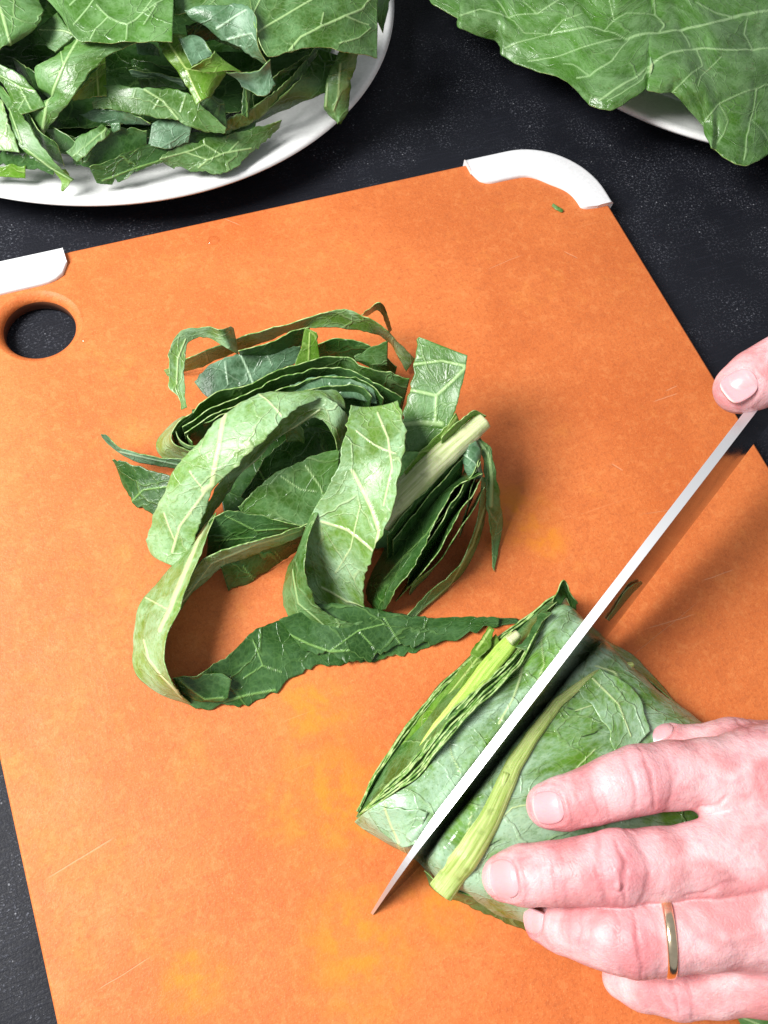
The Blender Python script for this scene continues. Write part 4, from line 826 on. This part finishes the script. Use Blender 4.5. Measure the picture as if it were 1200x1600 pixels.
# ------------------------------------------------------------------ knife
KT = P(581, 1428, 0.4)                       # point on the board
S0, S1 = P(692, 1268, 29), P(1165, 653, 66)   # spine, where it is straight
KD = S1-S0; KD /= np.linalg.norm(KD)
side = np.cross(KD, [0, 0, 1]); side /= np.linalg.norm(side)       # to the lower right
upv = np.cross(side, KD)
print('KNIFE spine len', np.linalg.norm(S1-S0), 'tip-S0', np.linalg.norm(S0-KT), 'side', side, 'pitch', math.degrees(math.asin(KD[2])))
TILT = math.radians(17.5)
KE = -upv*math.cos(TILT)+side*math.sin(TILT)   # spine -> edge
KN = np.cross(KD, KE); KN /= np.linalg.norm(KN)
if KN @ side < 0: KN = -KN
knife = empty('chef_knife', KT, label='steel chef knife slicing diagonally down through the collard roll', cat='knife')
def build_blade():
    a_tip = (KT-S0) @ KD; heel = 0.205                        # along-blade coordinate measured from S0
    e_tip = (KT-S0) @ KE
    n = 120; V, lp = [], []; m = 9
    W = 0.0405
    xs = a_tip+(heel-a_tip)*np.linspace(0, 1, n)**1.25
    off_tip = (KT-S0) @ KN
    for x in xs:
        q = (x-a_tip)/(0-a_tip)                       # 0 at the tip, 1 where the spine is straight
        if q < 1: sp = e_tip*(1-q)**1.6               # spine drops to the point
        else: sp = 0.0
        # edge: belly rising to the point
        full = W
        r = min(1.0, (x-a_tip)/0.075)
        ed = e_tip+(full-e_tip)*(1-(1-r)**2.2)
        ed = max(ed, sp+0.0004)
        th0 = 0.00145*min(1.0, 0.30+0.7*min(1, q*1.0)) + 0.0002*min(1, max(0, x/0.15))
        bow = off_tip*(max(0, 1-q))**1.5
        for j in range(m):
            t = j/(m-1); w = th0*(1-t)**0.9+0.00006
            c = S0+KD*x+KE*(sp+(ed-sp)*t)+KN*bow
            V.append(c+KN*w); V.append(c-KN*w); lp += [(x, t*.045, 0), (x, t*.045, 1)]
    V = np.array(V); F, MI = [], []
    def I(i, j, s): return (i*m+j)*2+s
    for i in range(n-1):
        for j in range(m-1):
            F.append((I(i, j, 0), I(i+1, j, 0), I(i+1, j+1, 0), I(i, j+1, 0))); MI.append(0)
            F.append((I(i, j+1, 1), I(i+1, j+1, 1), I(i+1, j, 1), I(i, j, 1))); MI.append(0)
        F.append((I(i, 0, 1), I(i+1, 0, 1), I(i+1, 0, 0), I(i, 0, 0))); MI.append(1)
        F.append((I(i, m-1, 0), I(i+1, m-1, 0), I(i+1, m-1, 1), I(i, m-1, 1))); MI.append(0)
    for j in range(m-1):
        F.append((I(n-1, j, 0), I(n-1, j, 1), I(n-1, j+1, 1), I(n-1, j+1, 0))); MI.append(0)
        F.append((I(0, j+1, 0), I(0, j+1, 1), I(0, j, 1), I(0, j, 0))); MI.append(0)
    o = mesh_obj('blade', V, np.array(F), [STEEL, SPINE], MI, dict(lp=np.array(lp)), False, parent=knife)
    for x, j0 in ((0.163, 0.0),):
        c = S0+KD*x; hl = np.linalg.norm(S1-S0)
    return heel
heel = build_blade()
def kpt(x, down, lat): return S0+KD*x+KE*down+KN*lat
L1 = float((S1-S0) @ KD)
# bolster and handle (mostly outside the picture)
def section_body(name, secs, mat, parent, n=28):
    """secs: (x, down centre, half height, half thickness)"""
    X = crom(np.array([[a, b, c, d] for a, b, c, d in secs]), 40); an = np.linspace(0, 2*np.pi, n, endpoint=False); V = []
    for x, dn, hh, ht in X:
        for a in an:
            ca, sa = math.cos(a), math.sin(a); V.append(kpt(x, dn+hh*np.sign(ca)*abs(ca)**.7, ht*np.sign(sa)*abs(sa)**.7))
    idx = np.arange(40*n).reshape(40, n); nx = np.roll(idx, -1, 1)
    F = [tuple(q) for q in np.stack([idx[:-1], nx[:-1], nx[1:], idx[1:]], -1).reshape(-1, 4)]
    F += [tuple(idx[0][::-1]), tuple(idx[-1])]
    return mesh_obj(name, V, F, mat, smooth=True, parent=parent)
section_body('bolster', [(heel-.001, .0125, .0125, .0016), (heel+.008, .0115, .0115, .0075), (heel+.014, .0115, .0112, .0085)], SPINE, knife)
section_body('handle', [(heel+.0135, .0120, .0112, .0086), (heel+.04, .0125, .0118, .0098), (heel+.08, .013, .0125, .0102), (heel+.118, .0145, .0135, .0098), (heel+.130, .0155, .0120, .0085)], HANDLE, knife)
# green scrap stuck to the blade face
sc = kpt(0.113, .022, .0014)
def blade_scrap():
    pts = []
    for (u, v), (u2, v2) in (((1002, 908), (1004, 912)), ((985, 915), (990, 924)), ((972, 930), (978, 938)), ((962, 946), (968, 950)), ((948, 968), (951, 970))):
        row = []
        for a, b in ((u, v), (u2, v2)):
            r = RW @ np.array([a-CX, b-CY, F]); q = kpt(0, 0, .0016); t = ((q-CAM) @ KN)/(r @ KN); row.append(CAM+t*r)
        pts.append(row)
    return pts
def sheet_world(name, Gw, **kw):
    g = [[(*[float(z) for z in proj(p)], (p[2]-ZB)*1000) for p in row] for row in Gw]
    return sheet(name, g, **kw)
sheet_world('leaf_scrap', blade_scrap(), front='dark', back='mid', wav=.3, ruf=.3, res=.4, thick=.3, label='tiny dark green scrap stuck to the knife blade', cat='leaf scrap')

# ------------------------------------------------------------------ drops and crumbs on the board
def drop(u, v, r, hgt, label, h=0, name='water_drop'):
    V, f = lathe([(1e-5, 1), (.25, .97), (.5, .86), (.72, .68), (.88, .44), (.97, .2), (1, 0)], 28)
    V[:, 0] *= r*(1+.12*np.sin(np.arctan2(V[:, 1], V[:, 0])*2+u)); V[:, 1] *= r*.85; V[:, 2] *= hgt
    o = mesh_obj(name, V, f[:, ::-1], WATER, label=label, cat='water drop', group='water drops on the cutting board'); p = P(u, v, h); o.location = (p[0], p[1], p[2]+0.00003); return o
drop(333, 376, .0030, .0011, 'largest water drop, alone near the top edge of the board')
drop(126, 493, .0012, .0006, 'small water drop just right of the hanging hole')
drop(133, 532, .0015, .0007, 'water drop lowest of those right of the hanging hole')
drop(146, 521, .0010, .0004, 'tiny water drop farthest from the hanging hole')
strip([(864,318,1.2),(874,323,1.4),(880,329,1)], [(862,322,.6),(870,328,.7),(878,332,.6)], 'tiny green crumb near the white grip at the upper right of the board', 'mid', 'mid', group=None, name='leaf_crumb', res=.4, thick=.3)
# droplets on the whole leaf
dl = []
rr = np.random.RandomState(3); dg = bpy.context.evaluated_depsgraph_get()
V0, f0 = lathe([(1e-5, .8), (.45, .72), (.8, .42), (1, 0)], 10)
lv = np.zeros(len(leaf.data.vertices)*3, np.float32); leaf.data.vertices.foreach_get('co', lv); lv = lv.reshape(-1, 3); lu, lvv = proj(lv)
Vd, Fd = [], []
for cu, cv, sp, cnt in ((1065,128,22,12),(1100,100,16,8),(1120,85,20,6),(1170,105,14,5),(1185,35,16,7),(1145,65,14,6),(935,80,14,4),(952,137,14,5),(860,68,8,2),(1160,8,20,5),(1036,33,6,2),(930,160,7,3)):
    for _ in range(cnt):
        u, v = rr.normal(cu, sp*.5), rr.normal(cv, sp*.35); dd = (lu-u)**2+(lvv-v)**2; cand = np.argsort(dd)[:6]; k = cand[np.argmax(lv[cand, 2])]
        if dd[k] > 30: continue
        r = rr.uniform(.0004, .0010); q = V0*np.array([r*rr.uniform(1, 1.7), r, r*.55])+lv[k]
        Fd += [tuple(int(a)+len(Vd)*len(V0) for a in fc) for fc in f0[:, ::-1]]; Vd.append(q)
mesh_obj('water_droplets', np.concatenate(Vd), Fd, WATER, kind='stuff', label='fine water droplets beaded on the large whole leaf', cat='water droplets')

# ------------------------------------------------------------------ hands: smooth signed distance fields -> surface nets
def rc(Pn, a, b, ra, rb):
    """round cone distance"""
    ba = b-a; l2 = ba @ ba; t = np.clip(((Pn-a) @ ba)/l2, 0, 1); return np.linalg.norm(Pn-a-t[..., None]*ba, axis=-1)-(ra+(rb-ra)*t)
def smin(a, b, k):
    h = np.maximum(k-np.abs(a-b), 0)/k; return np.minimum(a, b)-h*h*k*.25
def chain_sdf(Pn, ch, k=.003):
    d = None
    for p, q in zip(ch[:-1], ch[1:]):
        e = rc(Pn, p[:3], q[:3], p[3], q[3]); d = e if d is None else smin(d, e, k)
    return d
class Hand:
    def __init__(s, fingers, palm, kp=.008, kf=.009):
        s.f, s.p, s.kp, s.kf = fingers, palm, kp, kf
    def __call__(s, X):
        pd = None
        for ch in s.p:
            e = chain_sdf(X, ch, s.kp); pd = e if pd is None else smin(pd, e, s.kp)
        d = pd
        for ch in s.f:
            e = smin(chain_sdf(X, ch), pd, s.kf); d = smin(d, e, .0008)
        return d
def surface_nets(sdf, lo, hi, h):
    nx, ny, nz = [int(math.ceil((b-a)/h))+1 for a, b in zip(lo, hi)]
    b = 8; nb = [-(-n//b) for n in (nx, ny, nz)]; nx, ny, nz = [k*b for k in nb]
    bc = np.stack(np.meshgrid(*[lo[i]+h*(np.arange(k)*b+b/2-.5) for i, k in enumerate(nb)], indexing='ij'), -1)
    dc = sdf(bc.reshape(-1, 3)).reshape(bc.shape[:3]); near = np.abs(dc) < h*b*.95+.002
    D = np.repeat(np.repeat(np.repeat(np.sign(dc).astype(np.float32), b, 0), b, 1), b, 2)
    loc = np.stack(np.meshgrid(*[np.arange(b)]*3, indexing='ij'), -1).reshape(-1, 3); cells = np.stack(np.nonzero(near), -1)*b
    for i in range(0, len(cells), 400):
        g = (cells[i:i+400, None]+loc[None]).reshape(-1, 3); D[tuple(g.T)] = sdf(g*h+np.array(lo))
    S = D < 0; acc = np.zeros((nx-1, ny-1, nz-1, 3)); cnt = np.zeros((nx-1, ny-1, nz-1))
    corners = [(0,0,0),(1,0,0),(0,1,0),(1,1,0),(0,0,1),(1,0,1),(0,1,1),(1,1,1)]
    def cs(A, c): return A[c[0]:nx-1+c[0], c[1]:ny-1+c[1], c[2]:nz-1+c[2]]
    for a in corners:
        for ax in range(3):
            if a[ax]: continue
            b = list(a); b[ax] = 1; va, vb = cs(D, a), cs(D, b); m = (va < 0) != (vb < 0)
            t = np.where(m, va/np.where(m, va-vb, 1), 0)
            for k in range(3): acc[..., k] += np.where(m, a[k]+(t if k == ax else 0), 0)
            cnt += m
    act = cnt > 0; idx = np.full(act.shape, -1, np.int64); idx[act] = np.arange(act.sum())
    base = np.stack(np.nonzero(act), -1); V = (base+acc[act]/cnt[act][:, None])*h+np.array(lo)
    F = []
    for ax in range(3):
        u, w = (ax+1) % 3, (ax+2) % 3
        sl0 = [slice(None)]*3; sl1 = [slice(None)]*3; sl0[ax] = slice(0, -1); sl1[ax] = slice(1, None)
        a, b = S[tuple(sl0)], S[tuple(sl1)]; e = a != b
        p = np.stack(np.nonzero(e), -1); ok = (p[:, u] > 0) & (p[:, w] > 0) & (p[:, u] < S.shape[u]-1) & (p[:, w] < S.shape[w]-1); p = p[ok]
        ins = a[tuple(p.T)]; q = []
        for du, dw in ((1, 1), (0, 1), (0, 0), (1, 0)):
            c = p.copy(); c[:, u] -= du; c[:, w] -= dw; q.append(idx[tuple(c.T)])
        q = np.stack(q, -1); q[~ins] = q[~ins][:, ::-1]; F.append(q)
    F = np.concatenate(F); F = F[(F >= 0).all(1)]
    return V, F
def grad(sdf, V, e=.0004):
    g = np.stack([sdf(V+np.eye(3)[k]*e)-sdf(V-np.eye(3)[k]*e) for k in range(3)], -1); return g/np.maximum(np.linalg.norm(g, axis=1, keepdims=True), 1e-9)
def C(u, v, h, r): return np.append(P(u, v, h), r/1000.0)
def nail_frame(c, d, up):
    d = np.array(d, float); up = np.array(up, float); up -= d*(up @ d)/(d @ d); return np.array(c), d/np.linalg.norm(d), up/np.linalg.norm(up)
def make_nail(sdf, fr, hl, hw, parent, body_mod=None):
    """curved plate laid on the finger; x runs to the free edge"""
    c, d, up = fr; sd = np.cross(up, d); n, m = 25, 21; X = np.linspace(-1, 1, n); Yv = np.linspace(-1, 1, m); V = []; lp = []
    for x in X:
        for y in Yv:
            p = 2.5 if x < 0 else 3.2; xx = x*.985; w = hw*(1-abs(xx)**p)**(1/p)*(1.0-.06*max(0, -x)); a = xx*hl; b = y*w
            V.append(c+d*a+sd*b+up*.012); lp.append((x, y, 0))
    V = np.array(V)
    for _ in range(24): V = V-up*np.clip(sdf(V), -.002, .004)[:, None]*.8
    dz = (V-c) @ up; V = V+up*(np.maximum(dz, -.0026)-dz)[:, None]
    lp = np.array(lp); y2 = lp[:, 1]**2
    lift = .00026*(1-y2*.9)+np.where(lp[:, 0] > .7, (lp[:, 0]-.7)*.0010, 0)-np.where(lp[:, 0] < -.8, .00025, 0)
    T = V+up*lift[:, None]; B = V-up*.0012
    idx = np.arange(n*m).reshape(n, m); q = np.stack([idx[:-1, :-1], idx[1:, :-1], idx[1:, 1:], idx[:-1, 1:]], -1).reshape(-1, 4)
    nb = n*m; per = np.concatenate([idx[0, :-1], idx[:-1, -1], idx[-1, :0:-1], idx[:0:-1, 0]]); pn = np.roll(per, -1)
    F = np.concatenate([q[:, ::-1], q+nb, np.stack([per, per+nb, pn+nb, pn], -1)])
    return mesh_obj('fingernail', np.concatenate([T, B]), F, NAIL, None, dict(lp=np.concatenate([lp, lp])), True, parent=parent)
person = empty('person', P(1250, 1330, 30), label='pair of bare hands, one pressing the roll and one gripping the knife', cat='person')
def build_hand(hand, lo, hi, h, nails, joints, label, extra=None):
    V, F = surface_nets(hand, lo, hi, h)
    for _ in range(2):
        V = V-grad(hand, V)*hand(V)[:, None]
    n = grad(hand, V); red = np.zeros(len(V)); cre = np.zeros(len(V)); D = np.zeros(len(V))
    W1, W2 = Wob(51, 900), Wob(52, 260)
    for c, d, up, L, w, amt in joints:           # skin folds over a joint: transverse arcs on the back of the finger
        c, d, up = nail_frame(c, d, up); sd = np.cross(up, d); R = V-c; a = (R @ d)/L; b = (R @ sd)/w; z = R @ up
        m = (z > -.002)*np.exp(-(a*a)*1.3)*np.clip(1.25-b*b, 0, 1)*(np.abs(a) < 2.4)*(np.abs(b) < 1.2)
        ph = a*8.5+b*b*1.8*np.sign(a)+W2(V)*.9+W1(V)*.22
        g = np.clip(np.cos(ph)-.35, 0, 1)/.65
        D -= g*m*(.00045+.00016*W1(V))*amt; cre = np.maximum(cre, g*m*.50*amt); red = np.maximum(red, np.exp(-(a*a)*.9-(b*b)*.8)*(z > -.004)*(np.abs(a) < 3)*.50*amt)
    for fr, hl, hw in nails:
        c, d, up = fr; sd = np.cross(up, d); R = V-c; a = (R @ d)/hl; b = (R @ sd)/hw; z = R @ up
        rho = (np.abs(a)**2.8+np.abs(b)**2.8)**(1/2.8); on = (np.abs(z) < .009)
        D -= on*.00042*np.clip(1.08-rho, 0, .12)/.12
        D += on*.00028*np.exp(-((rho-1.22)/.13)**2)*(a < .7)
        cre = np.maximum(cre, on*np.exp(-((rho-1.06)/.06)**2)*.45*(a < .8)); red = np.maximum(red, on*np.exp(-((rho-1.2)/.35)**2)*.20)
    if extra is not None: D += extra(V)
    D += W2(V)*.00010
    V = V+n*D[:, None]
    o = mesh_obj('hand', V, F, SKIN, None, dict(red=red, crease=cre), True, parent=person, label=label)
    for fr, hl, hw in nails: make_nail(hand, fr, hl, hw, o)
    return o
# ---- left hand on the roll
INDEX = [C(856,1259,33,7.14),C(882,1255,36,8.01),C(925,1243,39,8.49),C(962,1229,41.5,9.36),C(1000,1217,43,10.23),C(1050,1211,43,10.23),C(1105,1209,43,10.62),C(1225,1206,44,12.06)]
MIDDLE = [C(790,1371,27,7.43),C(822,1367,32,8.59),C(868,1364,36,8.88),C(912,1360,39,9.46),C(962,1355,42,10.52),C(1030,1350,43,10.23),C(1095,1344,44,10.62),C(1235,1322,46,12.54)]
RINGF = [C(852,1439,17,6.95),C(882,1445,23,8.2),C(922,1454,29,8.97),C(955,1461,33,9.84),C(992,1466,36,10.62),C(1040,1462,38,10.33),C(1100,1454,40,10.81),C(1240,1428,44,12.54)]
PINKY = [C(972,1528,9,6.4),C(1005,1538,13,7.57),C(1060,1545,19,8.54),C(1120,1540,25,8.73),C(1180,1528,30,9.7),C(1245,1512,35,11.64)]
THUMB = [C(1022,1160,17,6.8),C(1052,1170,19,8.2),C(1100,1176,22,9.2),C(1145,1174,26,10.8),C(1220,1186,28,12.5),C(1340,1240,28,17)]
PALM = [[C(1165,1196,37,10.5),C(1165,1240,38,11),C(1168,1330,39,12),C(1172,1420,37,11.5),C(1185,1490,32,11)],
        [C(1225,1206,41,14),C(1330,1240,40,17),C(1500,1275,38,17)],[C(1235,1322,42,14.5),C(1350,1325,40,18),C(1500,1310,38,18)],
        [C(1240,1425,39,14.5),C(1360,1400,36,18),C(1500,1350,36,17)],[C(1245,1510,32,13),C(1360,1460,30,17),C(1500,1385,34,16)],
        [C(1500,1300,38,21),C(1640,1290,44,23),C(1900,1270,60,27)],[C(1500,1355,36,19),C(1640,1350,42,22),C(1900,1340,58,26)]]
lh = Hand([INDEX, MIDDLE, RINGF, PINKY, THUMB], PALM)
allp = np.concatenate([np.array(c) for c in [INDEX, MIDDLE, RINGF, PINKY, THUMB]+PALM])
lo = (allp[:, :3]-allp[:, 3:4]).min(0)-.004; hi = (allp[:, :3]+allp[:, 3:4]).max(0)+.004
UPC = CAM-P(950, 1300, 35); UPC /= np.linalg.norm(UPC)
def jt(ch, i, up, L=.0075, w=.0105, amt=1.0):
    a, b = ch[i-1][:3], ch[i+1][:3]; return (ch[i][:3], b-a, up, L, w, amt)
def nf(ch, up, back=.0, dz=None):
    d = ch[0][:3]-ch[1][:3]; d /= np.linalg.norm(d); return d
upz = np.array([0.02, -0.05, 1.0])
def nail_at(u, v, h, ch, up, hl, hw):
    """nail centred where the ray through the pixel meets the finger's back"""
    d = nf(ch, up); return (nail_frame(P(u, v, h), d, up), hl, hw)
NL = [nail_at(857,1262,40,INDEX,upz+np.array([-.12,0,0]),.0052,.0050), nail_at(794,1371,33,MIDDLE,upz+np.array([-.22,.0,0]),.0055,.0056), nail_at(842,1433,20,RINGF,np.array([-.55,.35,1.0]),.0050,.0052),
      (nail_frame(P(1022,1143,21), nf(THUMB, upz)*1.0, np.array([-.1,1.0,.55])), .0058,.0050)]
JL = [jt(INDEX,4,upz,.0085,.0115),jt(INDEX,2,upz,.005,.009,.55),jt(MIDDLE,4,upz,.0090,.012,1.15),jt(MIDDLE,2,upz,.005,.0095,.5),jt(RINGF,4,upz,.0085,.012,.9),jt(RINGF,2,upz,.005,.0095,.5),jt(PINKY,2,upz,.007,.010,.8),jt(THUMB,3,upz+np.array([0,.6,0]),.007,.011,.8)]
def veins_and_tendons(V):
    U, W = proj(V); d = np.zeros(len(V)); zz = V[:, 2] > ZB+.034
    for pts, w, a in (([(1110,1268),(1180,1262),(1260,1280),(1400,1300)],10,.0006),([(1120,1395),(1200,1380),(1300,1350)],11,.0007),([(1235,1322),(1350,1322),(1500,1320)],14,.0008),
                      ([(1130,1470),(1200,1450),(1300,1420)],9,.0005),([(1150,1215),(1200,1180),(1260,1170)],8,.0004)):
        d += a*np.exp(-(seg_dist(U, W, pts)/w)**2)*zz
    for pts, w, a in (([(1092,1262),(1122,1258),(1135,1246)],3.0,-.0005),([(1070,1400),(1100,1396),(1128,1380),(1150,1378)],3.2,-.0004),([(1112,1350),(1128,1368),(1140,1362)],2.5,-.0002),([(1010,1330),(1018,1350),(1012,1375)],2,-.00015)):
        d += a*np.exp(-(seg_dist(U, W, pts)/w)**2)*zz
    # small wart-like bump on the middle finger
    d += .0006*np.exp(-((U-967)**2+(W-1385)**2)/(2*4.2**2))*zz - .0003*np.exp(-((np.hypot(U-967, W-1385)-9)/2.2)**2)*zz
    return d
left = build_hand(lh, lo, hi, .00062, NL, JL, 'left hand pressing the roll, fingers spread, gold ring on the ring finger', veins_and_tendons)
# ring
def gold_ring():
    a = P(1030,1460,37.6); b = P(1046,1459,38.4); ax = b-a; ax /= np.linalg.norm(ax); ax = ax+np.array([0,-.10,-.0]); ax /= np.linalg.norm(ax)
    c = P(1040,1460,38); u = np.cross(ax, [0, 0, 1]); u /= np.linalg.norm(u); w = np.cross(ax, u); R = .0110; n = 72
    sec = [(-.0015,.0001),(-.0014,.0007),(-.0008,.0010),(.0,.0011),(.0008,.0010),(.0014,.0007),(.0015,.0001),(.0010,-.0003),(-.0010,-.0003)]; V = []
    for i in range(n):
        t = 2*math.pi*i/n; rd = u*math.cos(t)+w*math.sin(t)
        for x, y in sec: V.append(c+ax*x+rd*(R+y))
    m = len(sec); idx = np.arange(n*m).reshape(n, m); nx = np.roll(idx, -1, 0); ny = np.roll(idx, -1, 1); nn = np.roll(nx, -1, 1)
    mesh_obj('finger_ring', V-c, np.stack([idx, nx, nn, ny], -1).reshape(-1, 4), GOLD, label='plain gold ring on the ring finger of the lower hand', cat='ring').location = Vector(c)
gold_ring()
# ---- right hand on the knife
x0 = L1
def K(x, dn, lat, r): return np.append(kpt(x, dn, lat), r/1000.)
RI = [C(1157,606,68,9.3),C(1180,593,70,10.2),C(1215,574,73,10.4),C(1262,548,77,11.2),C(1330,515,84,11.0)]
RI.append(K(x0+.105, -.026, -.004, 12.5)); 
RT = [K(x0+.055, .016, .0125, 8.0),K(x0+.066, .010, .0150, 9.4),K(x0+.082, .002, .019, 10.4),K(x0+.090, -.006, .020, 13.0),K(x0+.115, -.014, .014, 16)]
def curl(x, s=1.0): return [K(x-.004, .010, .019, 7.4*s),K(x-.004, .027, .017, 8.4*s),K(x-.002, .036, .003, 9*s),K(x, .034, -.014, 9.6*s),K(x+.001, .020, -.024, 10.2*s),K(x+.003, .000, -.026, 10.6*s),K(x+.010, -.020, -.018, 12*s)]
RM, RR, RP = curl(x0+.092), curl(x0+.112, .97), curl(x0+.131, .86)
RPALM = [[K(x0+0.105, -.026, -.010, 15),K(x0+0.135, -.026, -.006, 18),K(x0+0.175, -.030, .0, 21)],[K(x0+0.120, -.016, -.020, 14),K(x0+0.150, -.014, -.016, 17),K(x0+0.180, -.02, -.008, 20)],[K(x0+0.125, -.020, .010, 14),K(x0+0.150, -.014, .012, 16),K(x0+0.180, -.026, .004, 20)],
         [K(x0+0.180, -.028, -.004, 22),K(x0+0.230, -.034, 0, 24),K(x0+0.310, -.036, 0, 29)]]
rhd = Hand([RI, RM, RR, RP, RT], RPALM)
allp = np.concatenate([np.array(c) for c in [RI, RM, RR, RP, RT]+RPALM]); lo = (allp[:, :3]-allp[:, 3:4]).min(0)-.004; hi = (allp[:, :3]+allp[:, 3:4]).max(0)+.004
NR = [(nail_frame(P(1156,598,77), nf(RI, upz)+np.array([0,0,-.15]), np.array([-.32,.05,1.0])), .0058,.0054)]
build_hand(rhd, lo, hi, .001, NR, [jt(RI,3,np.array([-.2,.3,1]),.006,.011,.7)], 'right hand gripping the knife handle, one fingertip along the spine')
